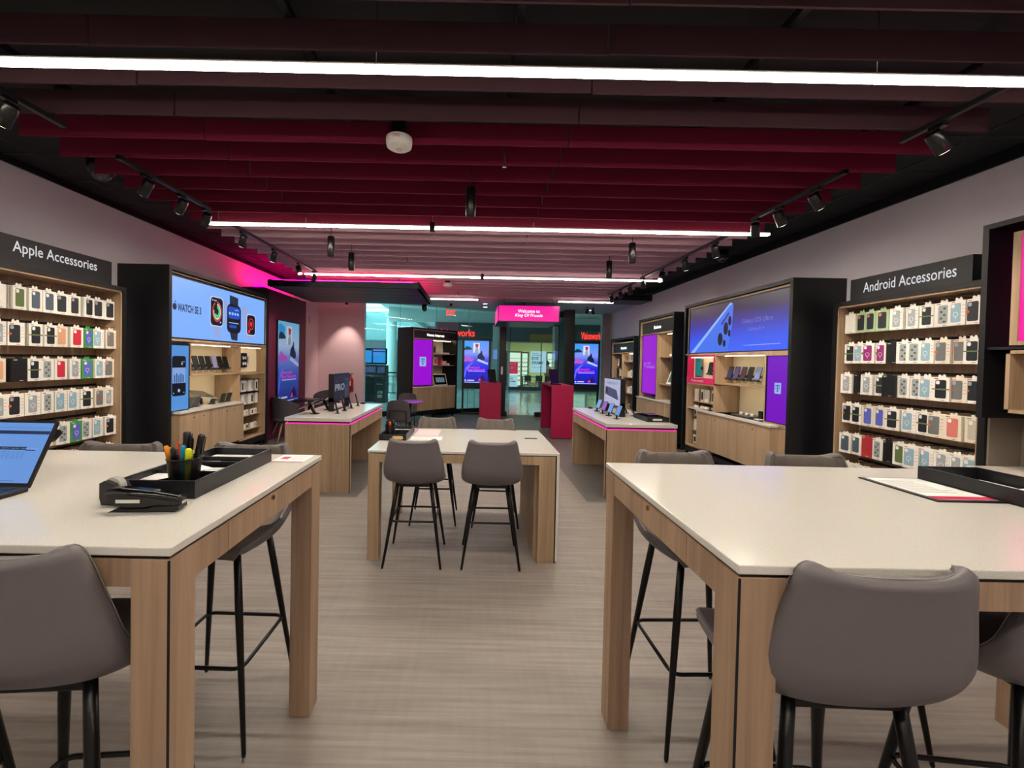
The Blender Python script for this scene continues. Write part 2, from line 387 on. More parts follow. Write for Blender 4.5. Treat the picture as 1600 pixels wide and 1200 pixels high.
SP = [(-2.9, 2.55, (-4.5, 2.9, 1.2)), (-2.9, 1.4, (-4.4, 1.8, 1.3)), (-2.9, 3.62, (-4.35, 4.1, 1.4)), (-2.9, 4.05, (-4.35, 4.6, 1.2)), (-2.9, 4.42, (-4.0, 5.3, 1.6)),
      (-2.95, 5.2, (-4.0, 5.9, 1.0)), (-2.95, 6.0, (-3.9, 6.5, .9)), (-2.95, 6.85, (-2.0, 6.2, .9)), (-2.95, 7.5, (-4.1, 8.9, 1.3)),
      (2.92, 2.65, (4.5, 2.8, 1.3)), (2.92, 1.6, (4.3, 1.9, 1.3)), (2.95, 3.62, (4.3, 3.9, 1.5)), (2.95, 4.05, (4.3, 4.5, 1.1)), (2.95, 4.4, (3.9, 5.6, 1.2)),
      (3.02, 5.25, (3.9, 6.0, 1.0)), (3.02, 6.0, (3.85, 6.7, .9)), (3.02, 6.75, (2.0, 6.1, .9)), (3.02, 7.5, (3.9, 8.6, 1.1)),
      (3.05, 8.2, (3.95, 9.2, 1.2)), (3.05, 8.75, (3.95, 10.6, 1.3)), (3.05, 9.3, (3.95, 11.2, 1.2))]
cnt = {}
for x, y, aim in SP:
    tr = [a for a in LT if abs(a[0]-x) < .001 and a[1]-.01 <= y <= a[2]][0]
    n = cnt.get(tr, 0); cnt[tr] = n+1
    nm = sum(1 for q in SP if abs(q[0]-x) < .001 and tr[1]-.01 <= q[1] <= tr[2] and q[1] < y)
    spot_head('black spotlight, %s along the %s' % (ORD[nm], tr[3].replace(' of the ceiling', '')), x, y, aim)
for k, (x, y, a) in enumerate([(3.28, 12.2, (3, 13, 1)), (3.5, 12.35, (4.2, 13, 1.2))]):
    spot_head(['left', 'right'][k]+' one of two black spotlights below the far grey soffit', x, y, a, False, z=3.33)
spot_head('lit black spotlight aimed at the pale pink wall under the canopy', -3.55, 11.32, (-3.85, 11.9, 1.3), True, z=3.33, W_=70)
spot_head('single black spotlight above the pink welcome sign', 1.35, 11.6, (1, 9, 0), False, z=3.33)

# ---- cylinders hanging from the ceiling
for x, y, l in ((-.066, 3.66, 'middle of the ceiling between the nearest two light strips'), (-1.84, 5.2, 'left side just beyond the second light strip'), (-1.82, 5.98, 'left side before the third light strip'),
                (1.96, 5.23, 'right side just beyond the second light strip'), (1.97, 6.16, 'right side before the third light strip')):
    t = thing('pendant_speaker', 'black cylinder hanging on the '+l, 'speaker', (x, y, 2.95), group='black hanging cylinders')
    MB().tube([(x, y, 2.95), (x, y, 2.957), (x, y, 3.193), (x, y, 3.2)], [.038, .043, .043, .038], 24).build('body', BLK_PL, t)
    MB().tube([(x, y, 2.948), (x, y, 2.952)], .036, 24).build('grille', mat('speaker grille', '1f2023', .7), t)
    MB().tube([(x, y, 3.2), (x, y, 3.56)], .004, 6).build('stem', BLACK, t)
for x, y, z, l in ((-.585, 3.03, 3.2, 'white round smoke detector below the crimson baffles'), (-.6, 8.6, 3.2, 'white round smoke detector below the far rose baffles')):
    t = thing('smoke_detector', l, 'smoke detector', (x, y, z))
    MB().lathe([(0, 0), (.05, 0), (.055, .008), (.075, .01), (.09, .02), (.095, .05), (.095, .08), (.0, .08)], (x, y, z), 28).build('body', WHITE, t)
    MB().lathe([(0, -.004), (.022, -.004), (.026, 0)], (x, y, z), 16).build('sensor_cap', mat('light grey plastic', 'c9c9cb', .4), t)
    MB().bev(x-.05, x+.05, y-.05, y+.05, z+.08, z+.35, .004).build('mounting_box', BLACK, t)
    if y < 5: MB().text('FIRE', Fr((x, y-.0955, z+.055), (1, 0, 0)), 0, 0, .05, .02, .001).build('lettering', PINKP, t)
def dome(x, y, z, label, r=.07):
    t = thing('dome_camera', label, 'security camera', (x, y, z))
    MB().lathe([(0, .12), (r*1.25, .12), (r*1.25, .03), (r*1.1, 0), (r*.95, 0)], (x, y, z), 24).build('housing', BLACK, t)
    MB().lathe([(r*.95, 0)]+[(r*.95*math.cos(a*PI/16), -r*.8*math.sin(a*PI/16)) for a in range(1, 9)], (x, y, z), 20).build('dome', mat('smoked dome', '3a3a40', .06, spec=.9), t)
dome(-3.62, 3.98, 3.40, 'black dome security camera near the left wall', .09)
dome(4.0, 6.75, 3.42, 'black dome security camera near the right wall')
dome(-1.2, 9.6, 2.84, 'small black dome camera under the corner of the canopy', .05)
for x, y, l in ((.2, 3.25, 'nearest'), (-1.1, 6.5, 'middle'), (-.42, 9.6, 'farthest')):
    t = thing('sprinkler_head', '%s small dark sprinkler head poking below the baffles' % l, 'sprinkler', (x, y, 3.2))
    MB().tube([(x, y, 3.2), (x, y, 3.56)], .007, 8).build('pipe', BLACK, t)
    MB().lathe([(0, -.012), (.016, -.01), (.016, -.006), (.006, 0), (.006, .01)], (x, y, 3.2), 12).build('deflector', CHROME, t)

# ============================================================ TABLES
def table(label, x0, x1, y0, y1, top, side, apron_s=.09, apron_f=.07):
    """side: +1 lock and drawer on the x1 face, -1 on the x0 face"""
    t = thing('work_table', label, 'table', ((x0+x1)/2, (y0+y1)/2, 0), group='white topped oak tables')
    MB().bev(x0, x1, y0, y1, top-.022, top, .003).build('tabletop', QUARTZ, t)
    MB().box(x0+.012, x1-.012, y0+.012, y1-.012, top-.032, top-.022).build('shadow_gap', BLACK, t)
    L = .095
    for a in (x0+.006, x1-.006-L):
        for b in (y0+.006, y1-.006-L):
            MB().bev(a, a+L, b, b+L, 0, top-.032, .0015).build('leg', W_LEG, t)
    for a, s_ in ((x0+.006, -1), (x1-.006-L, 1)):      # thin black joint on the front corner
        MB().box(a-.002 if s_ < 0 else a+L-.004, a+.004 if s_ < 0 else a+L+.002, y0+.0045, y0+.0065, 0.002, top-.034).build('corner_joint', BLACK, t)
    MB().box(x0+.006+L, x1-.006-L, y0+.008, y0+.03, top-.032-apron_f, top-.032).build('apron', W_LEG, t)
    MB().box(x0+.006+L, x1-.006-L, y1-.03, y1-.008, top-.032-apron_f, top-.032).build('apron', W_LEG, t)
    for a, s_ in ((x0+.008, -1), (x1-.03, 1)):
        MB().box(a, a+.022, y0+.006+L, y1-.006-L, top-.032-apron_s, top-.032).build('apron', W_LEG, t)
        if s_ == side:
            xf = a-.002 if s_ < 0 else a+.022+.002
            MB().box(min(xf, xf-s_*.004), max(xf, xf-s_*.004), y0+.25, y1-.145, top-.032-apron_s+.002, top-.036).build('drawer_front', W_LEG, t)
            fr = Fr((xf, (y0+y1)/2+.02, top-.048-.0), (0, s_, 0))
            lk = MB().prism(circ(0, 0, .009, 16), fr, 0, .006).build('lock', BRASS, t)
            MB().fbox(fr, -.0012, .0012, -.005, .005, .006, .0066).build('keyhole', BLACK, lk)
    return t
table('large pale topped oak high table in the left foreground, carrying the laptop', -2.62, -.73, .99, 1.98, 1.2, 1)
table('large pale topped oak high table in the right foreground, carrying the clipboard', .63, 2.62, .96, 1.945, 1.2, -1)
# centre table with its white side panel
t = thing('work_table', 'lower oak table in the centre with a white side panel', 'table', (-.08, 3.95, 0), group='white topped oak tables')
x0, x1, y0, y1, T = -.87, .715, 3.38, 4.52, .92
MB().bev(x0, x1, y0, y1, T-.022, T, .003).build('tabletop', QUARTZ, t)
MB().box(x0+.01, x1-.03, y0+.01, y1-.01, T-.03, T-.022).build('shadow_gap', BLACK, t)
MB().bev(x1-.022, x1, y0, y1, .02, T-.022, .002).build('side_panel', QUARTZ, t)
MB().box(x1-.032, x1-.022, y0+.01, y1-.01, 0, T-.022).build('side_panel_backing', BLACK, t)
for a in (x0+.004, x1-.032-.135):
    wd = .095 if a < 0 else .135
    MB().bev(a, a+wd, y0+.004, y0+.1, 0, T-.03, .0015).build('leg', W_OAK, t)
MB().bev(x0+.004, x0+.1, y1-.1, y1-.004, 0, T-.03, .0015).build('leg', W_OAK, t)
MB().box(x1-.19, x1-.035, y0+.1, y1-.02, 0, T-.03).build('cupboard', W_OAK, t)
MB().box(x0+.099, x1-.167, y0+.006, y0+.026, T-.03-.07, T-.03).build('apron', W_OAK, t)
MB().box(x0+.099, x1-.19, y1-.026, y1-.006, T-.03-.07, T-.03).build('apron', W_OAK, t)
MB().box(x0+.006, x0+.026, y0+.1, y1-.1, T-.03-.07, T-.03).build('apron', W_OAK, t)

# ============================================================ STOOLS
def stool(S, ring):
    t = thing('bar_stool', 'x', 'stool', (0, 0, 0), group='taupe leather stools')
    # profile of the shell centre line (y, z, half width, curl forward, curl up)
    PR = [(.215, -.035, .175, 0, -.005), (.205, -.008, .195, 0, .002), (.17, .0, .213, 0, .012), (.08, -.012, .228, 0, .03), (-.03, -.015, .236, .005, .05),
          (-.12, .0, .230, .02, .06), (-.175, .035, .232, .04, .055), (-.205, .095, .230, .05, .03), (-.215, .16, .221, .048, .012), (-.225, .24, .203, .044, .006),
          (-.234, .31, .186, .038, .008), (-.24, .338, .176, .036, .008), (-.242, .346, .160, .036, .006)]
    def prof(v):
        f = v*(len(PR)-1); i = min(int(f), len(PR)-2); k = f-i
        def cr(c):
            p0, p1, p2, p3 = PR[max(i-1, 0)][c], PR[i][c], PR[i+1][c], PR[min(i+2, len(PR)-1)][c]
            return .5*((2*p1)+(-p0+p2)*k+(2*p0-5*p1+4*p2-p3)*k*k+(-p0+3*p1-3*p2+p3)*k**3)
        return [cr(c) for c in range(5)]
    def surf(u, v, off=0.0):
        a = u*2-1; y, z, hw, cf, cu = prof(v)
        x = hw*math.sin(a*PI/2*.98)/math.sin(PI/2*.98); q = abs(a)**2.3
        return Vector((x, y+cf*q, S+z+cu*q))
    def nrm(u, v):
        e = .01; du = surf(min(u+e, 1), v)-surf(max(u-e, 0), v); dv = surf(u, min(v+e, 1))-surf(u, max(v-e, 0))
        n = dv.cross(du)
        return n.normalized() if n.length > 1e-9 else Vector((0, 0, 1))
    NU, NV = 25, 37
    TH = .032
    def outer(u, v):
        e = min(1, min(u, 1-u)*9)**.5 if min(u, 1-u) < .111 else 1
        e2 = min(1, min(v, 1-v)*12)**.5
        return surf(u, v)-nrm(u, v)*TH*(.15+.85*e*e2)
    def inner(u, v):
        rib = 0
        e = min(1, min(u, 1-u)*9)**.5*min(1, min(v, 1-v)*10)**.5
        if .18 < v < .99: rib = .007*abs(math.sin(u*PI*6))**.6*e*min(1, (v-.18)*5)
        return surf(u, v)+nrm(u, v)*(.004*e+rib)
    mb = MB().grid(outer, NU, NV)
    # rim closing the shell along its outline
    loop = [(i/(NU-1), 0) for i in range(NU)]+[(1, j/(NV-1)) for j in range(1, NV)]+[(i/(NU-1), 1) for i in range(NU-2, -1, -1)]+[(0, j/(NV-1)) for j in range(NV-2, 0, -1)]
    vs = []
    for (u, v) in loop: vs += [outer(u, v), surf(u, v)+nrm(u, v)*.003]
    n = len(loop); mb.add(vs, [(2*i, 2*((i+1) % n), 2*((i+1) % n)+1, 2*i+1) for i in range(n)], True)
    mb.build('shell', LEATHER, t)
    MB().grid(inner, 61, 45).build('seat_pad', LEATHD, t)
    st = [surf(u, v)-nrm(u, v)*.008 for u, v in loop[NU:NU+NV-1+NU-1+NV-2]]
    MB().tube(st, .0016, 5, smooth=True).build('stitching', STITCH, t)
    mb = MB().bev(-.12, .12, -.12, .12, S-.056, S-.036, .008); mb.bev(-.14, .14, -.14, -.11, S-.046, S-.022, .006); mb.bev(-.14, .14, .11, .14, S-.056, S-.04, .006)
    mb.build('under_frame', BLK_MET, t)
    zt = S-.055; R_ = []
    for sx in (-1, 1):
        for sy in (-1, 1):
            a = Vector((sx*.135, sy*.125, S-.038 if sy > 0 else S-.02)); b = Vector((sx*.232, sy*.225, 0))
            MB().tube([a, a.lerp(b, .3), a.lerp(b, .985), b], [.0155, .0165, .0095, .007], 12).build('leg', BLK_MET, t)
    k = (zt-ring)/zt; rx = .135+(.232-.135)*k; ry = .125+.1*k; c = .035
    pts = []
    for cx, cy, a0 in ((rx-c, ry-c, 0), (-rx+c, ry-c, 90), (-rx+c, -ry+c, 180), (rx-c, -ry+c, 270)):
        pts += [(cx+(c+.004)*math.cos(math.radians(a0+q)), cy+(c+.004)*math.sin(math.radians(a0+q)), ring) for q in (0, 22, 45, 68, 90)]
    MB().tube(pts+[pts[0]], .0085, 8).build('footrest', BLK_MET, t)
    freeze(t); return t
st_hi = stool(.855, .34); st_lo = stool(.68, .36)
hi = [(-1.115, 1.155, 0.08, 'tall taupe stool in the left foreground with its back to the viewer'),
      (-1.70, 1.14, 0.0, 'tall taupe stool beside the left foreground one, nearly outside the frame'),
      (.955, 1.155, -.03, 'tall taupe stool in the right foreground with its back to the viewer'),
      (1.62, 1.19, -.10, 'tall taupe stool at the right edge, beside the right foreground one'),
      (-1.155, 1.91, PI-.02, 'tall taupe stool across the left high table, behind the black tray'),
      (-1.78, 1.87, PI+.05, 'tall taupe stool across the left high table, behind the laptop'),
      (1.06, 1.93, PI+.03, 'tall taupe stool across the right high table, nearer the aisle'),
      (1.73, 1.93, PI-.04, 'tall taupe stool across the right high table, nearer the wall')]
lo = [(-.475, 3.47, 0.0, 'left of the two taupe stools at the near side of the centre table'),
      (.155, 3.47, 0.0, 'right of the two taupe stools at the near side of the centre table'),
      (-.40, 4.33, PI+.02, 'ribbed taupe stool facing the viewer, left one behind the centre table'),
      (.235, 4.3, PI-.02, 'ribbed taupe stool facing the viewer, right one behind the centre table')]
for src, lst in ((st_hi, hi), (st_lo, lo)):
    for i, (x, y, rz, lb) in enumerate(lst):
        if i == 0: src.location = (x, y, .004); src.rotation_euler = (0, 0, rz); src['label'] = lb
        else: dup(src, (x, y, .004), rz, lb)

# ============================================================ DISPLAY TABLES
PINK_E = emis('magenta light line', 'f020a0', 1.3)
def display_table(label, x0, x1, y0, y1, inner):
    T = .93
    t = thing('display_table', label, 'display table', ((x0+x1)/2, (y0+y1)/2, 0), group='phone display tables')
    MB().bev(x0, x1, y0, y1, T-.045, T, .003).build('tabletop', QUARTZ, t)
    MB().box(x0+.03, x1-.03, y0+.03, y1-.03, T-.07, T-.045).build('shadow_gap', BLACK, t)
    m_ = MB().box(x0+.008, x1-.008, y0+.008, y0+.02, T-.078, T-.066); m_.box(x0+.008, x1-.008, y1-.02, y1-.008, T-.078, T-.066)
    m_.box(x0+.008, x0+.02, y0+.02, y1-.02, T-.078, T-.066); m_.box(x1-.02, x1-.008, y0+.02, y1-.02, T-.078, T-.066)
    m_.build('light_line', PINK_E, t)
    for a, b in ((y0+.004, y0+.06), (y1-.06, y1-.004)):
        MB().bev(x0+.004, x1-.004, a, b, 0, T-.078, .0015).build('end_panel', W_OAK, t)
    for a in (x0+.004, x1-.034):
        MB().box(a, a+.03, y0+.06, y1-.06, T-.22, T-.078).build('apron', W_OAK, t)
    xc = x0+.3 if inner > 0 else x1-.3
    MB().box(min(xc-.02, xc+.02), max(xc-.02, xc+.02), y0+.06, y1-.06, 0.05, T-.22).build('middle_panel', W_OAK, t)
    xs = x1-.008 if inner > 0 else x0+.008
    MB().box(xs-.005, xs+.005, y0+.001, y0+.005, 0, T-.08).build('corner_joint', BLACK, t)
    fr = Fr((xc+inner*.021, y1-.25, .28), (0, inner, 0)); MB().prism(circ(0, 0, .018, 14), fr, 0, .004).build('cable_grommet', BLK_PL, t)
    return t
display_table('oak display table left of the aisle, holding tablets and phones', -2.34, -1.52, 5.07, 6.82, 1)
display_table('oak display table right of the aisle, holding blue lit phones', 1.635, 2.52, 5.07, 6.82, -1)

def phone_stand(x, y, z, ang, yaw, scr, label, size=(.075, .155), h=.05, face=1):
    """phone on a post: leaning, screen towards local -y"""
    t = thing('display_phone', label, 'phone', (x, y, z), group='display phones on the tables')
    loc = Fr((x, y, z), (1, 0, 0))
    MB().bev(x-.03, x+.03, y-.03, y+.03, z, z+.012, .004).build('base', BLK_PL, t)
    MB().tube([(x, y, z+.01), (x, y+.004, z+h)], [.014, .012], 12).build('post', BLK_PL, t)
    up = Vector((0, math.sin(ang), math.cos(ang)))
    fr = Fr((x, y+.004, z+h-.02), (1, 0, 0), up)
    W_, H_ = size
    b = MB().prism(rrect(-W_/2, W_/2, 0, H_, .011), fr, -.004, .005).build('phone_body', BLK_PL, t)
    MB().prism(rrect(-W_/2+.004, W_/2-.004, .004, H_-.004, .008), fr, .005, .0056).build('screen', scr, b)
    t.rotation_euler = (0, 0, yaw)
    return t
S_BLK = mat('dark phone screen', '060709', .3, spec=.25)
S_BLUE = emis('blue phone screen', '6ea0e6', .75); S_PUR = emis('purple phone screen', '8c3cc8', .75); S_LIL = emis('lilac phone screen', 'b9a6d8', .6)
for y, c, lb in ((5.51, S_BLK, 'nearest'), (5.80, S_BLK, 'second'), (6.12, S_BLK, 'third'), (6.47, S_BLK, 'farthest upright')):
    phone_stand(-1.83, y, .93, math.radians(14), PI/2+.15, c, lb+' dark phone along the aisle edge of the left display table', size=(.075, .16), h=.055)
for y, c, lb in ((5.50, S_BLUE, 'nearest blue lit phone'), (5.82, S_BLUE, 'second blue lit phone'), (6.10, S_PUR, 'purple lit phone'), (6.38, S_BLUE, 'farthest blue lit phone')):
    phone_stand(1.91, y, .93, math.radians(28), -PI/2+.55, c, lb+' along the aisle edge of the right display table', h=.06)
for x, y, lb in ((-1.83, 6.76, 'empty black security puck at the far corner of the left display table'), (1.91, 6.76, 'empty black security puck at the far corner of the right display table')):
    t = thing('security_puck', lb, 'phone stand', (x, y, .93)); MB().bev(x-.035, x+.035, y-.03, y+.03, .93, .95, .006).build('base', BLK_PL, t)
    MB().tube([(x, y, .95), (x, y, .956)], .02, 14).build('sensor', BLK_MET, t)
# behind the signs: further stands on the wall sides
for i, (x, y) in enumerate(((2.30, 5.9), (2.30, 6.2), (2.3, 6.5))):
    phone_stand(x, y, .93, math.radians(30), PI/2, S_BLK, ['nearest', 'middle', 'farthest'][i]+' dark phone on the wall side of the right display table')
def tablet_stand(x, y, label, w_=.27, h_=.2):
    t = thing('display_tablet', label, 'tablet', (x, y, .93), group='display tablets')
    up = Vector((math.sin(math.radians(62)), 0, math.cos(math.radians(62))))
    fr = Fr((x-.12, y, 1.0), (0, -1, 0), up)
    b = MB().prism(rrect(-w_/2, w_/2, 0, h_+.06, .012), fr, -.006, .004).build('tablet_body', BLK_PL, t)
    MB().prism(rrect(-w_/2+.01, w_/2-.01, .01, h_+.05, .006), fr, .004, .0046).build('screen', S_BLK, b)
    m_ = MB(); m_.tube([(x+.07, y, .935), (x+.0, y, 1.06)], [.022, .018], 10); m_.bev(x+.02, x+.12, y-.04, y+.04, .93, .94, .003); m_.build('stand', BLK_PL, t)
tablet_stand(-2.17, 5.42, 'nearest black tablet on a slanted stand, left display table'); tablet_stand(-2.17, 5.92, 'second black tablet on a slanted stand, left display table')
def desk_sign(x, y0, y1, z1, face, mt, label):
    t = thing('table_sign', label, 'sign', (x, (y0+y1)/2, .93))
    for y in (y0, y1-.05): MB().bev(x-.035, x+.035, y, y+.05, .93, 1.12, .003).build('sign_leg', BLACK, t)
    MB().box(x-.03, x+.03, y0+.05, y1-.05, .93, .938).build('foot_bar', BLACK, t)
    MB().bev(x-.035, x+.035, y0, y1, 1.06, z1, .003).build('frame', BLACK, t)
    fr = Fr((x+face*.0355, (y0+y1)/2, (1.06+z1)/2), (0, face, 0))
    return t, fr
t, fr = desk_sign(-1.99, 5.70, 6.44, 1.45, 1, None, 'black framed sign reading PRO standing on the left display table')
hw = .35
MB().fbox(fr, -hw, hw, -.18, .18, 0, .001).build('poster', emis('dark blue poster', '2b3242', .5), t)
MB().text('PRO', fr, -.1, -.0, .42, .1, .002, bold=.03).build('lettering', emis('pale poster print', 'a8adba', .5), t)
MB().text('iPhone', fr, -.22, .09, .12, .025, .002).build('small_lettering', emis('grey poster print', '6a7080', .5), t)
MB().prism(rrect(.12, .30, -.17, .12, .03), fr, .001, .003).build('phone_picture', emis('slate phone print', '4a5467', .5), t)
m_ = MB(); [m_.prism(circ(a, b, .018), fr, .003, .004) for a, b in ((.17, .08), (.17, .03), (.215, .055))]; m_.build('camera_picture', emis('black print', '0c0e14', .3), t)
t, fr = desk_sign(2.07, 5.72, 6.45, 1.46, -1, None, 'white backlit sign with a phone picture on the right display table')
MB().fbox(fr, -hw, hw, -.185, .185, 0, .001).build('poster', emis('pale lilac poster', 'bcc0dc', .75), t)
MB().text('Google Pixel 10', fr, 0, .125, .5, .065, .002).build('lettering', emis('slate poster print', '5d6388', .6), t)
MB().prism([(-.29, .06), (-.24, .07), (.2, .035), (.28, -.09), (.26, -.11), (-.3, -.06)], fr, .001, .003).build('phone_picture', emis('slate phone', '555d80', .6), t)
m_ = MB(); m_.prism(rrect(-.26, -.19, -.03, .045, .02), fr, .003, .004); m_.build('camera_picture', emis('dark print', '22263a', .4), t)
MB().prism([(-.3, -.055), (.26, -.105), (.26, -.12), (-.3, -.075)], fr, .001, .0035).build('phone_edge', emis('pale print', 'd8dcf0', .7), t)
MB().text('gemini', fr, 0, -.145, .08, .012, .002).build('small_lettering', emis('orange print', 'c87850', .6), t)

# ============================================================ TRAYS AND DESK ITEMS
TRAY = mat('matte black tray', '17171b', 0.38)
def tray(name, label, x0, x1, y0, y1, z, h=.058, divs=(), slots=()):
    t = thing(name, label, 'tray', ((x0+x1)/2, (y0+y1)/2, z), group='black desk trays')
    MB().box(x0, x1, y0, y1, z, z+.006).build('base', TRAY, t)
    e = .008
    for a in ((x0, x1, y0, y0+e), (x0, x1, y1-e, y1), (x0, x0+e, y0+e, y1-e), (x1-e, x1, y0+e, y1-e)):
        MB().box(*a, z+.006, z+h).build('wall', TRAY, t)
    for yd in divs: MB().box(x0+e, x1-e, yd, yd+.005, z+.006, z+h-.012).build('divider', TRAY, t)
    return t
TZ = 1.2
tray('desk_tray', 'long black divided tray on the left high table, with a pen cup at its corner', -1.162, -.905, 1.335, 1.84, TZ, divs=(1.50, 1.64, 1.72))
def paper(label, x0, x1, y0, y1, z, rz=0, m=PAPER, name='paper_card', lines=True, group='loose papers and cards', h=.0012, ink=GREYINK):
    cx, cy = (x0+x1)/2, (y0+y1)/2
    t = thing(name, label, 'card' if 'card' in name else 'paper', (cx, cy, z), group=group)
    MB().box(x0, x1, y0, y1, z, z+h).build('sheet', m, t)
    if lines:
        l = MB(); W_ = x1-x0; H_ = y1-y0; n = max(2, int(H_/.018))
        for k in range(n):
            yy = y1-.01-k*(H_-.02)/max(1, n-1); l.box(x0+.1*W_, x0+(.55+.35*random.random())*W_, yy-.0016, yy+.0016, z+h, z+h+.0003)
        l.build('printed_lines', ink, t)
    t.rotation_euler = (0, 0, rz); return t
paper('white leaflet in the far compartment of the left tray', -1.14, -.93, 1.74, 1.82, TZ+.03, .0)
paper('pair of white cards in the third compartment of the left tray, left one', -1.13, -1.05, 1.655, 1.705, TZ+.03, .05)
paper('pair of white cards in the third compartment of the left tray, right one', -1.03, -.93, 1.65, 1.70, TZ+.03, -.05)
paper('white card with print in the wide compartment of the left tray', -1.02, -.93, 1.54, 1.60, TZ+.032, .1)
paper('white receipt lying across the wide compartment of the left tray', -1.14, -1.05, 1.40, 1.62, TZ+.034, -.5, lines=False)
paper('second white receipt under the pen cup side of the left tray', -1.0, -.93, 1.51, 1.56, TZ+.02, .2)
t = paper('flat leaflet with a magenta logo at the far corner of the left high table', -.905, -.76, 1.83, 1.965, TZ+.0005, 0, name='paper_leaflet', lines=False)
m_ = MB().box(-.905, -.76, 1.83, 1.838, TZ+.0018, TZ+.0022); m_.box(-.885, -.85, 1.88, 1.925, TZ+.0018, TZ+.0022); m_.build('magenta_print', PINKP, t)
m_ = MB(); [m_.box(-.84, -.775, 1.87+.02*k, 1.874+.02*k, TZ+.0018, TZ+.0022) for k in range(4)]; m_.build('printed_lines', mat('pink grey ink', 'c49aa4', .6), t)
# mesh pen cup and pens
def mesh_mat():
    m = bpy.data.materials.new('black wire mesh'); m.use_nodes = True; nt = m.node_tree; b = nt.nodes['Principled BSDF']
    b.inputs['Base Color'].default_value = (*lin('0c0c0e'), 1); b.inputs['Roughness'].default_value = .4; b.inputs['Metallic'].default_value = .3
    tc = nt.nodes.new('ShaderNodeTexCoord'); sp = nt.nodes.new('ShaderNodeSeparateXYZ'); nt.links.new(tc.outputs['Object'], sp.inputs[0])
    at = nt.nodes.new('ShaderNodeMath'); at.operation = 'ARCTAN2'; nt.links.new(sp.outputs[1], at.inputs[0]); nt.links.new(sp.outputs[0], at.inputs[1])
    A = nt.nodes.new('ShaderNodeMath'); A.operation = 'MULTIPLY'; A.inputs[1].default_value = 26; nt.links.new(at.outputs[0], A.inputs[0])
    B = nt.nodes.new('ShaderNodeMath'); B.operation = 'MULTIPLY'; B.inputs[1].default_value = 750; nt.links.new(sp.outputs[2], B.inputs[0])
    outs = []
    for op in ('ADD', 'SUBTRACT'):
        c = nt.nodes.new('ShaderNodeMath'); c.operation = op; nt.links.new(A.outputs[0], c.inputs[0]); nt.links.new(B.outputs[0], c.inputs[1])
        d = nt.nodes.new('ShaderNodeMath'); d.operation = 'SINE'; nt.links.new(c.outputs[0], d.inputs[0])
        e = nt.nodes.new('ShaderNodeMath'); e.operation = 'ABSOLUTE'; nt.links.new(d.outputs[0], e.inputs[0]); outs.append(e)
    mn = nt.nodes.new('ShaderNodeMath'); mn.operation = 'MINIMUM'; nt.links.new(outs[0].outputs[0], mn.inputs[0]); nt.links.new(outs[1].outputs[0], mn.inputs[1])
    g = nt.nodes.new('ShaderNodeMath'); g.operation = 'LESS_THAN'; g.inputs[1].default_value = .74; nt.links.new(mn.outputs[0], g.inputs[0]); nt.links.new(g.outputs[0], b.inputs['Alpha'])
    return m
MESHM = mesh_mat()
def pen(kind, base, tip, label, body, cap=None, r=.0045):
    base, tip = Vector(base), Vector(tip); d = (tip-base)
    t = thing('pen' if kind != 'marker' else 'marker_pen', label, 'pen', base, group='pens in the mesh cups')
    if kind == 'pen':
        MB().tube([base, base+d*.1, base+d*.93, tip-d*.02], [.0015, r, r, r*.9], 10).build('barrel', body, t)
        MB().tube([tip-d*.02, tip], [r*.55, r*.5], 8).build('clicker', cap or body, t)
        s_ = d.orthogonal().normalized()*r*1.25
        MB().tube([base+d*.7+s_, base+d*.92+s_], .0012, 6).build('clip', cap or body, t)
    else:
        MB().tube([base, base+d*.62], [r, r*1.1], 12).build('barrel', body, t)
        MB().tube([base+d*.6, base+d*.97, tip], [r*1.25, r*1.2, r*.8], 12).build('cap', cap or body, t)
        s_ = d.orthogonal().normalized()*r*1.5
        MB().tube([base+d*.65+s_, base+d*.95+s_], .0016, 6).build('clip', cap or body, t)
    return t
ORANGE = mat('orange plastic', 'f09a20', .3); ORED = mat('red orange plastic', 'e05020', .3); BLUEP = mat('teal blue plastic', '1c8fb8', .3); YELP = mat('yellow highlighter plastic', 'd8e020', .35)
def pen_cup(cx, cy, z, label, r=.042, h=.105):
    t = thing('pen_cup', label, 'pen holder', (cx, cy, z), group='wire mesh pen cups')
    MB().lathe([(r*.78, 0), (r, h)], (cx, cy, z), 32).build('mesh_wall', MESHM, t)
    MB().lathe([(0, 0), (r*.78, 0), (r*.8, .006), (r*.76, .006), (0, .004)], (cx, cy, z), 32).build('cup_base', BLK_MET, t)
    MB().tube([(cx+r*math.cos(a*PI/16), cy+r*math.sin(a*PI/16), z+h) for a in range(33)], .0022, 8).build('rim', BLK_MET, t)
    return t
cx, cy, cz = -1.008, 1.432, TZ+.0585
cz0 = TZ+.0065
pen_cup(cx, cy, cz0, 'black wire mesh pen cup standing in the tray on the left high table', .053, .105)
cz = cz0+.008; ct = cz0+.1
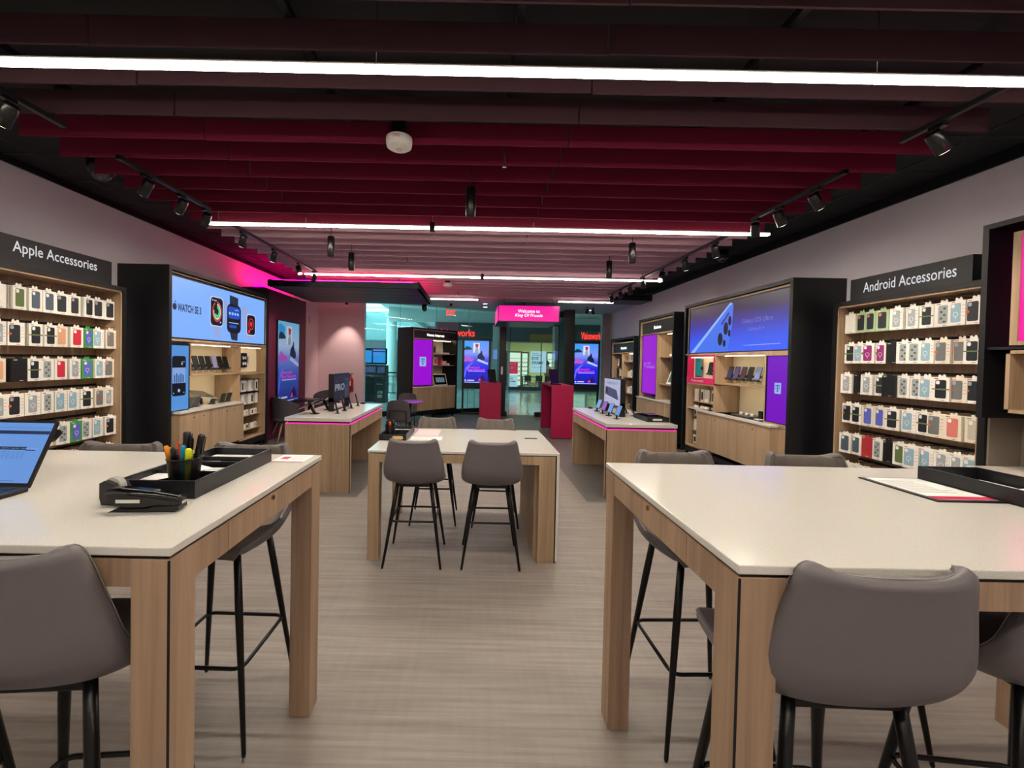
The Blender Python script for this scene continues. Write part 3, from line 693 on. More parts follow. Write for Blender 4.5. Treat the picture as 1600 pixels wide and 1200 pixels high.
for kind, bx, by, tx, ty, tl, lb, bm_, cm, r in (
    ('marker', -.022, -.012, -.042, -.022, .135, 'orange pen leaning left in the cup on the left high table', ORANGE, None, .0065),
    ('pen', -.015, .008, -.03, .015, .142, 'red orange pen behind the orange one in the left cup', ORED, None, .0055),
    ('marker', -.004, .016, -.008, .022, .175, 'thick black marker standing tallest in the left cup', BLK_PL, None, .0105),
    ('marker', .006, -.022, .018, -.034, .140, 'teal blue pen leaning right at the front of the left cup', BLUEP, None, .006),
    ('marker', .018, -.012, .030, -.026, .128, 'yellow highlighter at the front of the left cup', YELP, YELP, .0085),
    ('pen', .010, .006, .012, .014, .165, 'thin black clicker pen in the middle of the left cup', BLK_PL, None, .0055),
    ('marker', .020, .012, .034, .030, .165, 'thick black marker leaning right in the left cup', BLK_PL, None, .0095),
    ('pen', .026, .0, .040, .016, .168, 'black clicker pen at the right side of the left cup', BLK_PL, None, .0055),
    ('marker', -.010, -.020, -.016, -.028, .130, 'black marker low at the front left of the left cup', BLK_PL, None, .008),
    ('pen', .0, .0, .004, -.006, .140, 'dark blue pen hidden between the markers of the left cup', mat('dark blue plastic', '20284a', .3), None, .005)):
    pen(kind, (cx+bx, cy+by, cz), (cx+tx*1.12, cy+ty*1.12, cz+tl*1.05), lb, bm_, cm, r)
# stapler
def sfr(o, rz, tilt=0): 
    r = Vector((math.cos(rz), math.sin(rz), 0)); u = Vector((-math.sin(rz)*0, 0, 1)); return Fr(o, r)
so = Vector((-1.088, 1.225, TZ)); t = thing('stapler', 'black stapler with a white label lying in front of the tray', 'stapler', so)
fs = Fr(so, (1, .07, 0))
MB().prism([(0.012, 0), (.200, 0), (.212, .008), (.212, .018), (.14, .016), (.125, .010), (.03, .009)], fs, -.02, .02).build('base', BLK_PL, t)
MB().prism([(0.005, .052), (.03, .058), (.12, .046), (.19, .036), (.212, .032), (.214, .020), (.20, .017), (.14, .020), (.11, .013), (.055, .013), (.012, .024)], fs, -.015, .015).build('magazine', BLK_PL, t)
MB().prism([(-.003, .050), (.012, .068), (.05, .067), (.13, .058), (.2, .045), (.214, .034), (.19, .034), (.12, .044), (.03, .055)], fs, -.018, .018, True).build('top_arm', mat('gloss black plastic', '101013', .12), t)
MB().fbox(fs, .03, .098, .026, .036, .015, .0158).build('white_label', WHITE, t)
MB().fbox(fs, .205, .2155, .022, .030, -.01, .01).build('jaw', CHROME, t)
# tape dispenser
to = Vector((-1.135, 1.29, TZ)); t = thing('tape_dispenser', 'black desktop tape dispenser between the stapler and the tray', 'tape dispenser', to)
ft = Fr(to, (1, -.12, 0))
MB().prism([(-.012, .0), (.11, .0), (.125, .02), (.125, .034), (.112, .036), (.06, .03), (.045, .045), (.03, .066), (.0, .075), (-.018, .066), (-.018, .02)], ft, -.025, .025).build('body', BLK_PL, t)
MB().prism(circ(.012, .052, .030, 24), ft, -.010, .010).build('tape_roll', mat('clear tape', 'b9b6ae', .2), t)
MB().fbox(ft, .118, .128, .034, .038, -.010, .010).build('cutter', CHROME, t)
# laptop
lx = -1.49; hx = -1.81
t = thing('laptop', 'open black laptop showing a blue lit spreadsheet page at the left edge', 'laptop', (lx-.17, 1.3, TZ))
b = MB().bev(lx-.36, lx, 1.13, 1.375, TZ, TZ+.016, .004).build('base', mat('dark laptop shell', '141518', .35), t)
m_ = MB()
for r_ in range(5):
    for c in range(14): m_.box(lx-.335+c*.0225, lx-.335+c*.0225+.019, 1.25+r_*.0215, 1.25+r_*.0215+.018, TZ+.016, TZ+.0175)
m_.build('keyboard', BLK_PL, b)
MB().box(lx-.23, lx-.13, 1.145, 1.21, TZ+.016, TZ+.0163).build('trackpad', mat('trackpad', '202126', .3), b)
up = Vector((0, .43, .903)).normalized(); fl = Fr((lx-.36, 1.372, TZ+.012), (1, 0, 0), up)
lid = MB().prism(rrect(0, .36, 0, .235, .008), fl, -.008, 0).build('lid', mat('dark laptop shell', '141518'), t)
SCB = emis('laptop page blue', '6fa3ee', .72); SCD = emis('laptop page navy', '27406e', .45)
MB().fbox(fl, .010, .350, .016, .225, 0, .0006).build('screen', SCB, lid)
m_ = MB().fbox(fl, .010, .350, .184, .196, .0006, .001); m_.fbox(fl, .010, .292, .128, .139, .0006, .001)
m_.fbox(fl, .292, .325, .126, .129, .0006, .001); m_.build('page_bars', SCD, lid)
m_ = MB()
for k in range(17): m_.fbox(fl, .02+.0168*k, .0205+.0168*k, .098, .124, .0006, .0009)
for k in range(4): m_.fbox(fl, .015, .295, .099+.007*k, .0996+.007*k, .0006, .0009)
m_.fbox(fl, .010, .350, .207, .208, .0006, .0009); m_.fbox(fl, .02, .3, .022, .024, .0006, .0009)
m_.build('page_grid', emis('laptop page mid blue', '4673b8', .55), lid)
m_ = MB()
for k in range(9): m_.text('report  data', fl, .05+.034*k, .1335, .026, .003, .0011)
for k in range(5): m_.text('Summary', fl, .04+.03*k, .190, .02, .0036, .0011)
m_.build('page_text', emis('laptop pale text', 'c8dcff', .7), lid)
# small terminal behind the laptop
t = thing('payment_terminal', 'small black handheld terminal leaning behind the laptop', 'terminal', (-2.02, 1.86, TZ))
fk = Fr((-2.02, 1.86, TZ+.06), (1, .25, .12), (0, .6, .55))
MB().bev(-2.06, -1.98, 1.83, 1.9, TZ, TZ+.07, .006).build('stand', BLK_PL, t)
MB().prism(rrect(-.09, .09, 0, .06, .012), fk, -.02, .0).build('body', BLK_PL, t)
MB().prism(rrect(-.08, .04, .008, .052, .006), fk, .0, .001).build('screen', S_BLK, t)
# right high table: clipboard and tray
t = thing('clipboard', 'black clipboard with a printed form edged in magenta on the right high table', 'clipboard', (1.78, 1.6, TZ))
MB().bev(1.652, 1.912, 1.453, 1.757, TZ, TZ+.005, .002).build('board', BLK_PL, t)
s_ = MB().box(1.672, 1.892, 1.470, 1.745, TZ+.005, TZ+.006).build('form_sheet', PAPER, t)
m_ = MB(); [m_.box(1.69, 1.69+.12+.06*random.random(), 1.55+.014*k, 1.5525+.014*k, TZ+.006, TZ+.0063) for k in range(12)]; m_.build('printed_lines', GREYINK, s_)
MB().box(1.672, 1.892, 1.472, 1.505, TZ+.006, TZ+.0064).build('magenta_band', PINKP, s_)
tray('desk_tray', 'long black tray on the right high table beside the clipboard', 1.905, 2.16, 1.25, 1.755, TZ, divs=(1.45,))
paper('white and purple leaflet inside the right tray', 1.93, 2.12, 1.47, 1.56, TZ+.02, .1)
paper('white form sheet in the far half of the right tray', 1.93, 2.13, 1.6, 1.72, TZ+.012, 0)
# centre table
tray('desk_tray', 'small black tray with a pen cup at the left corner of the centre table', -.873, -.62, 3.785, 4.30, .92, divs=(3.98, 4.12))
o = MB().prism(rrect(-.05, .05, -.016, .016, .016), Fr((-.70, 3.784, .948), (1, 0, 0)), 0, .002).build('gold_label', mat('pale gold label', 'd8b878', .4))
tag(o, 'pale gold oval label on the front of the centre table tray', 'label')
pen_cup(-.785, 3.87, .9265, 'black wire mesh pen cup in the tray on the centre table', .05, .125)
for i, (a, b_, l, c, lb) in enumerate(((-.01, .0, .165, BLK_PL, 'black'), (.012, .01, .16, BLK_PL, 'black'), (.0, -.015, .15, ORED, 'red'), (.02, -.012, .145, BLK_PL, 'black'), (-.02, .012, .15, BLK_PL, 'black'))):
    pen('marker', (-.785+a, 3.87+b_, .935), (-.785+a*1.9, 3.87+b_*1.9, .935+l), '%s marker, %s of those in the centre table cup' % (lb, ['tallest', 'second tallest', 'only red one', 'shortest', 'leftmost'][i]), c, None, .009)
paper('stack of white cards in the middle of the centre table tray', -.845, -.64, 4.0, 4.09, .945, 0)
paper('stack of white cards at the back of the centre table tray', -.845, -.64, 4.16, 4.27, .945, 0)
paper('crumpled receipt at the front of the centre table tray', -.72, -.65, 3.82, 3.95, .93, .3)
paper('pale pink form on the centre table next to the tray, upper one', -.59, -.35, 4.05, 4.45, .9205, 0, m=mat('pale pink paper', 'e0c9cc', .6), name='paper_form', lines=False)
paper('white form on the centre table next to the tray, lower one', -.60, -.30, 3.84, 4.02, .9205, .02, name='paper_form', ink=mat('faint pink ink', 'cbb0b6', .7))
o = MB().bev(.50, .62, 4.0, 4.02, .9205, .928, .002).build('pen', mat('grey blue pen', '566372', .4)); tag(o, 'single grey pen lying near the right side of the centre table', 'pen')
# tray on the right display table
tray('desk_tray', 'black tray on the near right corner of the right display table', 2.23, 2.515, 5.28, 5.75, .93, h=.06, divs=(5.45,))
paper('white card in the near pocket of the right display table tray', 2.26, 2.40, 5.31, 5.42, .96, 0)
t = thing('payment_terminal', 'dark terminal lying in the tray on the right display table', 'terminal', (2.42, 5.6, .937))
MB().bev(2.34, 2.48, 5.5, 5.68, .937, 1.0, .008).build('body', BLK_PL, t); MB().box(2.355, 2.465, 5.56, 5.66, 1.0, 1.002).build('screen', mat('dim purple screen', '2a1638', .2), t)
o = MB().prism(rrect(-.06, .06, -.012, .012, .01), Fr((2.36, 5.279, .962), (1, 0, 0)), 0, .002).build('white_label', WHITE); tag(o, 'white strip label on the front of the right display table tray', 'label')

# ============================================================ ACCESSORY WALLS
def pack_proto(kind):
    """hanging box, local origin at the hook: front faces -y"""
    t = thing('phone_case_box', 'x', 'phone case', (0, 0, 0))
    W_, H_, D = .132, .218, .022
    fr = Fr((0, 0, 0), (1, 0, 0))
    body, win, detail, badge = KINDS[kind][:4]
    MB().bev(-W_/2, W_/2, -D/2, D/2, -.024-H_, -.024, .0015).build('box', body, t)
    tabm = MB().prism([(-.03, -.026), (-.028, -.004), (-.02, .004), (-.008, .004), (-.008, -.008), (.008, -.008), (.008, .004), (.02, .004), (.028, -.004), (.03, -.026)], fr, -.0006, .0006)
    tabm.build('hang_tab', body, t)
    y0 = -.024-H_; f = fr.sub(0, y0+H_/2, D/2)
    if win is not None:
        wx = .042 if kind not in ('ring', 'charm') else .036
        dx = -.012 if kind in ('badge', 'badge2', 'side') else 0
        c = MB().prism(rrect(-wx+dx, wx+dx, -.082, .085, .014), f, 0, .0012).build('case_window', win, t)
        if detail is not None:
            m_ = MB()
            if kind in ('ring', 'purple', 'green', 'side'):
                for a in range(24):
                    a0, a1 = 2*PI*a/24, 2*PI*(a+1)/24
                    m_.add([f.p(dx+r*math.cos(q), -.012+r*math.sin(q), .0016) for q in (a0, a1) for r in (.017, .021)], [(0, 1, 3, 2)])
                m_.fbox(f, dx-.002, dx+.002, -.055, -.033, .0012, .0018)
            if kind != 'charm': m_.prism(rrect(dx-wx+.006, dx-wx+.034, .045, .078, .01), f, .0012, .002)
            else:
                for a in range(5): m_.prism(circ((-1)**a*.012, .055-.03*a, .011, 10), f, .0012, .002)
            m_.build('case_detail', detail, c)
    if badge is not None: MB().prism(circ(-.048, .0, .013, 10) if kind != 'stripe' else [(-.066, -.006), (.066, -.006), (.066, .006), (-.066, .006)], f, .0012, .0022).build('badge', badge, t)
    m_ = MB()
    if win is not None and kind in ('badge', 'badge2', 'side', 'ring'):
        for k in range(4): m_.fbox(f, .040, .058, .06-.03*k, .064-.03*k, .0, .0006)
    m_.fbox(f, -.05, -.02, .093, .099, 0, .0006); m_.fbox(f, .0, .03, -.1, -.096, 0, .0006)
    m_.build('print', KINDS[kind][4], t)
    freeze(t); return t
GRY = mat('translucent grey case', '9aa0a6', .3); SKIN = mat('peach case', 'cf9a78', .5); NAVY = mat('dark case', '22262b', .35); OLIV = mat('olive case', '5a6b3c', .5)
SLATE = mat('slate case', '4a5866', .45); REDC = mat('red case', 'c4283c', .45); VIO = mat('violet case', '5a62c0', .45); MAG = mat('magenta case', '8c2470', .4); PKC = mat('salmon case', 'd4786c', .45)
GRNB = mat('green box', '3f9442', .5); SAGE = mat('sage green box', '9fb58c', .55); BLKB = mat('black box', '121214', .4); REDB = mat('red box', 'b03036', .5); YELB = mat('yellow green box', 'c2ba2c', .5)
ORB = mat('orange badge', 'dd5a2a', .5); LIME = mat('dull green strap', '6d7a4a', .5); TEALC = mat('teal case', '3c6e70', .4); STONE = mat('stone case', 'b9b3a4', .5)
KINDS = {'ring': (CARD, GRY, WHITE, None, GREYINK, 'white boxed clear ring case'),
    'badge': (CARD2, mat('grey case', '6d6f70', .4), GRY, ORB, PINKP, 'cream boxed grey case, orange badge'),
    'badge2': (CARD, NAVY, GRY, ORB, PINKP, 'white boxed black case, orange badge'),
    'stripe': (CARD, NAVY, WHITE, LIME, INK, 'white boxed black case, green strap'),
    'charm': (CARD, GRY, mat('charm print', '55603c', .6), None, INK, 'white boxed patterned clear case'),
    'olive': (CARD, OLIV, WHITE, None, GREYINK, 'white boxed olive green case'), 'slate': (CARD, SLATE, WHITE, None, GREYINK, 'white boxed slate blue case'),
    'peach': (CARD2, SKIN, CARD, None, GREYINK, 'cream boxed peach case'), 'red': (CARD, REDC, CARD, None, GREYINK, 'white boxed red case'),
    'green': (GRNB, VIO, WHITE, None, WHITE, 'green boxed violet case'), 'violet': (CARD2, VIO, CARD, None, INK, 'cream boxed violet blue case'),
    'purple': (CARD, MAG, WHITE, LIME, INK, 'white boxed magenta case'), 'salmon': (CARD2, PKC, CARD, None, INK, 'cream boxed salmon pink case'),
    'stone': (CARD2, STONE, CARD, None, INK, 'cream boxed stone grey case'), 'sage': (SAGE, NAVY, PKC, None, WHITE, 'sage green boxed dark case'),
    'black': (BLKB, None, None, None, WHITE, 'plain black box'), 'blank': (CARD, None, None, None, GREYINK, 'plain white box, back showing'),
    'cable': (CARD, NAVY, GRY, None, REDC, 'white and red boxed charger'), 'redbox': (REDB, None, None, None, WHITE, 'plain red box'), 'yellow': (YELB, None, None, None, INK, 'yellow green box'),
    'side': (CARD, mat('pale blue case', '8fb0c0', .3), WHITE, None, PINKP, 'white boxed pale blue clear case')}
PROTO = {}
def place_pack(kind, loc, rz, label, group, back=False, tilt=0):
    if kind not in PROTO:
        PROTO[kind] = pack_proto(kind)
        o = PROTO[kind]; o.location = loc; o.rotation_euler = (0, tilt, rz); o['label'] = label; o['group'] = group; o['used'] = 1; del o['used']
        return o
    if back:
        src = [c for c in KID[PROTO[kind]] if c.name.startswith('box')][0]
        o = src.copy(); COL.objects.link(o); o.parent = None; o.name = 'phone_case_box'; o.location = loc; o.rotation_euler = (0, tilt, rz)
        return tag(o, label, 'phone case', group)
    return dup(PROTO[kind], loc, (0, tilt, rz), label, group)
def bay(side, y0, y1, z1, xf, label):
    """open wall bay; side -1 left wall, +1 right wall"""
    xw = XL if side < 0 else XR
    t = thing('accessory_bay', label, 'wall bay', ((xf+xw)/2, (y0+y1)/2, 0), group='accessory wall bays')
    f = .05
    def bx(mb, a, b, *r): return mb.box(min(a, b), max(a, b), *r)
    m_ = MB(); bx(m_, xw, xf, y0, y0+f, 0, z1); bx(m_, xw, xf, y1-f, y1, 0, z1); bx(m_, xw, xf, y0+f, y1-f, z1-.05, z1); bx(m_, xw, xf, y0+f, y1-f, .0, .3)
    m_.build('outer_frame', BLACK, t)
    xi = xf-side*-.012
    m_ = MB(); bx(m_, xw, xi, y0+f, y0+f+.018, .3, z1-.05); bx(m_, xw, xi, y1-f-.018, y1-f, .3, z1-.05); bx(m_, xw, xi, y0+f, y1-f, z1-.068, z1-.05)
    m_.build('wood_lining', W_OAK, t)
    bx(MB(), xw-side*.002, xw-side*.03, y0+f, y1-f, .3, z1-.05).build('back_panel', W_OAK, t)
    return t
bl = bay(-1, 2.45, 4.98, 2.47, -4.22, 'tall wall bay of hanging phone cases below the Apple Accessories sign')
br = bay(1, 3.36, 4.83, 2.43, 4.18, 'tall wall bay of hanging phone cases below the Android Accessories sign')
def header(side, y0, y1, z0, z1, xf, txt, tw, label, parent_w=.08):
    fr = Fr((xf, (y0+y1)/2, (z0+z1)/2), (0, -side, 0))
    t = thing('header_sign', label, 'sign', (xf, (y0+y1)/2, z0))
    W_ = (y1-y0)/2; H_ = (z1-z0)/2
    MB().fbox(fr, -W_, W_, -H_, H_, -parent_w, 0).build('panel', CHAR, t)
    MB().text(txt, fr, 0, 0, tw, .115, .002, bold=.004).build('lettering', emis('backlit white letters', 'e9e9ee', .85), t)
header(-1, 2.55, 4.82, 2.505, 2.735, -4.30, 'x', .1, 'black header sign reading Apple Accessories on the left wall') if False else None
fr = Fr((-4.26, 3.69, 2.62), (0, 1, 0)); t = thing('header_sign', 'black header sign reading Apple Accessories above the left wall bay', 'sign', (-4.3, 3.7, 2.47))
MB().fbox(fr, -1.13, 1.13, -.15, .118, -.10, 0).build('panel', CHAR, t)
MB().text('Apple Accessories', fr, .52, .008, .84, .135, .002, bold=.004).build('lettering', emis('backlit white letters', 'e9e9ee', .75), t)
fr = Fr((4.22, 4.09, 2.565), (0, -1, 0)); t = thing('header_sign', 'black header sign reading Android Accessories above the right wall bay', 'sign', (4.25, 4.1, 2.43))
MB().fbox(fr, -.57, .57, -.135, .10, -.10, 0).build('panel', CHAR, t)
MB().text('Android Accessories', fr, .02, -.012, .87, .108, .002, bold=.004).build('lettering', emis('backlit white letters', 'e9e9ee'), t)
ROWZ = [2.315, 1.975, 1.635, 1.30, .96, .63]
LROWS = [['blank', 'olive', 'slate', 'slate', 'cable', 'cable', 'cable', 'cable', 'cable'],
         ['stripe', 'ring', 'badge2', 'stripe', 'stripe', 'peach', 'red', 'green', 'side', 'badge'],
         ['ring', 'side', 'peach', 'black', 'stripe', 'charm', 'red', 'ring', 'green', 'side', 'badge'],
         ['red', 'side', 'ring', 'badge2', 'ring', 'charm', 'side', 'side', 'stripe', 'badge', 'ring'],
         ['ring', 'yellow', 'peach', 'charm', 'yellow', 'peach', 'charm', 'green', 'charm', 'side', 'badge2'],
         ['side', 'ring', 'blank', 'charm', 'blank', 'side', 'ring', 'charm', 'side', 'badge2']]
RROWS = [['blank', 'sage', 'sage', 'sage', 'ring', 'ring', 'stripe', 'charm', 'side', 'badge2'],
         ['stripe', 'side', 'purple', 'purple', 'black', 'charm', 'charm', 'side', 'badge', 'badge', 'stripe'],
         ['ring', 'black', 'ring', 'stripe', 'black', 'charm', 'charm', 'side', 'stripe', 'badge', 'badge2'],
         ['badge2', 'stripe', 'violet', 'violet', 'stripe', 'side', 'stripe', 'badge', 'salmon', 'stone'],
         ['slate', 'slate', 'redbox', 'charm', 'black', 'olive', 'side', 'side', 'ring', 'ring', 'side'],
         ['blank', 'side', 'blank', 'ring', 'side', 'blank', 'charm', 'side', 'ring', 'ring']]
HOOK = BLK_MET
def fill_bay(side, t, rows, ya, yb, xw, xfront, bayname):
    for r, (z, ks) in enumerate(zip(ROWZ, rows)):
        MB().box(min(xw, xw-side*.012), max(xw, xw-side*.012), ya-.06, yb+.06, z-.012, z+.012).build('hook_bar', HOOK, t)
        n = len(ks); dy = (yb-ya)/(n-1)
        for i, kd in enumerate(ks):
            # order in the photo runs from the viewer's left: near to far on the left wall, far to near on the right wall
            y = ya+dy*i if side < 0 else yb-dy*i
            y += random.uniform(-.008, .008)
            ln = .235 if random.random() < .6 else .26
            hk = MB().tube([(xw-side*.01, y, z), (xw-side*ln, y, z), (xw-side*(ln+.012), y, z+.012)], .003, 6)
            hk.build('hook', HOOK, t)
            nb = random.choice((1, 2, 2)); rz = PI/2 if side < 0 else -PI/2
            place = '%s hook from left, %s row, %s bay' % (ORD[i], ORD[r], bayname)
            jit = random.uniform(-.13, .13)
            place_pack(kd, (xw-side*(ln-.03), y, z-.004), rz+jit, '%s, %s' % (KINDS[kd][5], place), 'front phone cases in the %s bay' % bayname, tilt=0)
            for b in range(nb):
                kb = kd if random.random() < .7 else 'blank'
                place_pack(kb if kb in PROTO else kd, (xw-side*(ln-.06-.028*b), y+random.uniform(-.004, .004), z-.004), rz+jit*.6+random.uniform(-.04, .04),
                           'box %s behind front, %s' % (['directly', 'second'][b], place), 'phone cases behind the front ones in the %s bay' % bayname, back=True)
fill_bay(-1, bl, [q[-9:] for q in LROWS], 3.73, 4.855, XL+.03, -4.3, 'Apple')
fill_bay(1, br, RROWS, 3.50, 4.68, XR-.03, 4.28, 'Android')

# ============================================================ WALL DISPLAYS
LIT = emis('warm shelf light', 'ffe9c0', 11.0)
PUR1 = emis('violet screen', '7a08c8', .80); PUR2 = emis('bright purple screen', 'a010d8', .82); PINK_S = emis('magenta screen', 'ff0a9c', .95)
LBL = emis('pale blue logo tile', '9fc0f5', .8); LBT = emis('logo letter blue', '3a48b8', .6)
def tee(fr, u, v, s, w, m, name, parent):
    """T with serifs between two small squares"""
    m_ = MB(); m_.fbox(fr, u-.35*s, u+.35*s, v+.32*s, v+.42*s, w, w+.001); m_.fbox(fr, u-.07*s, u+.07*s, v-.42*s, v+.34*s, w, w+.001)
    m_.fbox(fr, u-.2*s, u+.2*s, v-.42*s, v-.34*s, w, w+.001); m_.fbox(fr, u-.35*s, u-.28*s, v+.15*s, v+.35*s, w, w+.001); m_.fbox(fr, u+.28*s, u+.35*s, v+.15*s, v+.35*s, w, w+.001)
    m_.fbox(fr, u-.36*s, u-.22*s, v-.09*s, v+.05*s, w, w+.001); m_.fbox(fr, u+.22*s, u+.36*s, v-.09*s, v+.05*s, w, w+.001)
    return m_.build(name, m, parent)
def wall_phone(fr, u, v, w, label, col, group, wd=.088, ht=.195, lean=18):
    t = thing('display_phone', label, 'phone', fr.p(u, v, w), group=group)
    up = (Vector((0, 0, 1))*math.cos(math.radians(lean))-fr.n*math.sin(math.radians(lean)))
    r = (fr.r*.97+fr.n*.22*(1 if fr.r.y > 0 else -1)).normalized()
    f2 = Fr(fr.p(u, v, w), r, up-r*up.dot(r))
    b = MB().prism(rrect(-wd/2, wd/2, .02, ht+.02, .01), f2, -.004, .005).build('phone_body', BLK_PL, t)
    MB().prism(rrect(-wd/2+.003, wd/2-.003, .023, ht+.017, .008), f2, .005, .0056).build('screen', col, b)
    m_ = MB().fbox(f2, -.045, .045, .0, .02, -.03, .03); m_.tube([f2.p(0, .08, -.005), f2.p(0, .08, -.06)], .022, 12)
    m_.tube([f2.p(0, .08, -.06), fr.p(u+.02, v+.08, -.2)], .006, 6); m_.build('holder', BLK_PL, t)
    return t
def small_pack(fr, u, v, w, W_, H_, D, body, label, group, pic=None, name='accessory_box'):
    t = thing(name, label, 'box', fr.p(u, v, w), group=group)
    MB().fbox(fr, u-W_/2, u+W_/2, v, v+H_, w-D, w).build('box', body, t)
    if pic is not None: MB().prism(rrect(u-W_*.28, u+W_*.28, v+H_*.15, v+H_*.8, W_*.12), fr, w, w+.0015).build('picture', pic, t)
    return t
FIX = []
def case_frame(t, fr, L, top, depth, near_u, header=False):
    """black outer case: u 0..L; near_u is the end next to the viewer (deep full-height side)"""
    e = .05
    m_ = MB(); m_.fbox(fr, 0, e, .13, top, -depth, .02); m_.fbox(fr, L-e, L, .13, top, -depth, .02)
    m_.fbox(fr, e, L-e, top-e, top, -depth, .02); m_.fbox(fr, e, L-e, .13, .22, -depth, .0)
    m_.build('outer_case', BLACK, t)
    for u in (.08, L/2, L-.08):
        for w_ in (-.06, -depth+.08): MB().fbox(fr, u-.02, u+.02, 0, .13, w_-.02, w_+.02).build('leg', BLACK, t)
def niche(t, fr, u0, u1, v0, v1, depth, th=.018, back=CREAM, name='niche_frame', m=W_OAK):
    a = MB(); a.fbox(fr, u0, u0+th, v0, v1, -depth, 0); a.fbox(fr, u1-th, u1, v0, v1, -depth, 0); a.fbox(fr, u0+th, u1-th, v1-th, v1, -depth, 0); a.fbox(fr, u0+th, u1-th, v0, v0+th, -depth, 0)
    o = a.build(name, m, t)
    MB().fbox(fr, u0+th, u1-th, v0+th, v1-th, -depth, -depth+.012).build('back_panel', back, t)
    MB().fbox(fr, u0+.06, u1-.06, v1-th-.006, v1-th, -depth*.45, -depth*.45+.012).build('shelf_light', LIT, t)
    return o
def counter(t, fr, u0, u1, out, doors, label_handle=True, v0=.30):
    MB().fbox(fr, u0-.01, u1+.01, .90, .925, -.5, out+.015).build('counter_top', QUARTZ, t)
    MB().fbox(fr, u0, u1, v0, .90, -.5, out-.02).build('cabinet_body', W_OAK, t)
    n = doors; w_ = (u1-u0)/n
    for k in range(n):
        d = MB().fbox(fr, u0+k*w_+.002, u0+(k+1)*w_-.002, v0, .895, out-.02, out).build('door', W_OAK, t)
        a = u0+k*w_+(w_-.1 if k % 2 == 0 else .1)
        MB().prism(circ(a, .82, .009, 12), fr, out, out+.005).build('lock', BRASS, d)

# ---------------- left fixture (watches)
L_ = 2.52; top = 2.82; fr = Fr((-3.92, 5.24, 0), (0, 1, 0))
t = thing('wall_display', 'black framed wall display with a large blue smartwatch screen on the left', 'wall display', (-4.24, 6.5, 0)); FW = t
case_frame(t, fr, L_, top, .64, 0)
MB().fbox(fr, .05, L_-.05, .22, 2.77, -.64, -.6).build('rear_board', W_OAK, t)
sc = MB().fbox(fr, .05, 2.42, 1.905, 2.70, -.06, -.01).build('screen', emis('sky blue screen', '7fb0fb', .92), t)
m_ = MB(); m_.fbox(fr, .05, 2.47, 1.885, 1.905, -.07, .0); m_.fbox(fr, .05, 2.47, 2.70, 2.715, -.07, 0); m_.fbox(fr, 2.42, 2.435, 1.9, 2.7, -.07, 0); m_.build('screen_bezel', BLACK, t)
m_ = MB(); m_.fbox(fr, .05, 2.47, 1.855, 1.885, -.3, .0); m_.fbox(fr, 2.435, 2.47, 1.9, 2.74, -.3, 0); m_.fbox(fr, .05, 2.47, 2.735, 2.75, -.1, 0); m_.build('wood_trim', W_OAK, t)
class ScreenFr(Fr):
    KEY = [(0, 0), (1.05, .66), (1.20, .79), (1.53, 1.12), (1.60, 1.22), (1.66, 1.29), (1.89, 1.60), (1.92, 1.64), (2.02, 1.77), (2.28, 2.06), (2.4, 2.3)]
    def p(s, a, b, c=0):
        for (a0, b0), (a1, b1) in zip(s.KEY[:-1], s.KEY[1:]):
            if a <= a1: return Fr.p(s, b0+(b1-b0)*(a-a0)/(a1-a0), b, c)
        return Fr.p(s, a-.1, b, c)
s_ = fr.sub(.05, 1.905, -.01); s = ScreenFr(s_.o, s_.r)
def sc_add(mb, name, color, e=.8, parent=None): return mb.build(name, emis('print '+color, color, e), parent or sc)
m_ = MB(); m_.text('WATCH SE 3', s_, .37, .40, .47, .105, .002, bold=.03)
m_.prism(circ(.085, .40, .036, 16, .045), s_, .001, .003); m_.prism([(.085, .45), (.09, .475), (.105, .485), (.1, .463)], s_, .001, .003)
sc_add(m_, 'lettering', '2c3a60', .5)
def sk(pts, cx, cy, sx, sy, k=0): return [(cx+a*sx+k*b, cy+b*sy) for a, b in pts]
WB = '9fb0e8'
m_ = MB(); m_.prism([(1.27, .27), (1.44, .23), (1.50, .03), (1.34, .06)], s, .001, .002); m_.prism([(1.47, .24), (1.62, .28), (1.60, .62), (1.54, .66), (1.57, .34), (1.47, .28)], s, .001, .002)
m_.prism([(1.92, .60), (2.02, .62), (2.06, .36), (2.0, .1), (1.95, .3)], s, .001, .002); m_.prism([(2.02, .13), (2.22, .16), (2.13, .02)], s, .001, .002)
sc_add(m_, 'watch_straps', WB, .8)
m_ = MB(); m_.prism([(1.66, .74), (1.83, .72), (1.83, .58), (1.66, .6)], s, .001, .002); m_.prism([(1.66, .17), (1.83, .16), (1.82, .02), (1.70, .03)], s, .001, .002); sc_add(m_, 'dark_watch_strap', '2c3550', .6)
m_ = MB(); m_.prism(rrect(1.21, 1.53, .21, .66, .07), s, .002, .003); m_.prism(rrect(2.02, 2.28, .13, .50, .06), s, .002, .003); sc_add(m_, 'watch_cases', 'cfd8f5', .85)
m_ = MB(); m_.prism(rrect(1.225, 1.515, .225, .645, .06), s, .003, .004); m_.prism(rrect(1.60, 1.89, .14, .60, .08), s, .002, .003); m_.prism(rrect(2.035, 2.265, .145, .485, .05), s, .003, .004); sc_add(m_, 'watch_faces', '1b1d24', .5)
def ring(mb, cx, cy, r0, r1, a0, a1, w, n=28, ky=1.35):
    for k in range(n):
        p = [a0+(a1-a0)*q/n for q in (k, k+1)]
        mb.add([s.p(cx+r*math.cos(math.radians(a)), cy+ky*r*math.sin(math.radians(a)), w) for a in p for r in (r0, r1)], [(0, 1, 3, 2)])
    return mb
sc_add(ring(MB(), 1.375, .435, .095, .115, 90, -240, .0045), 'watch_ring', 'c8485c', .8)
sc_add(ring(MB(), 1.375, .435, .070, .090, 90, -190, .0045), 'watch_ring', 'e8d890', .9)
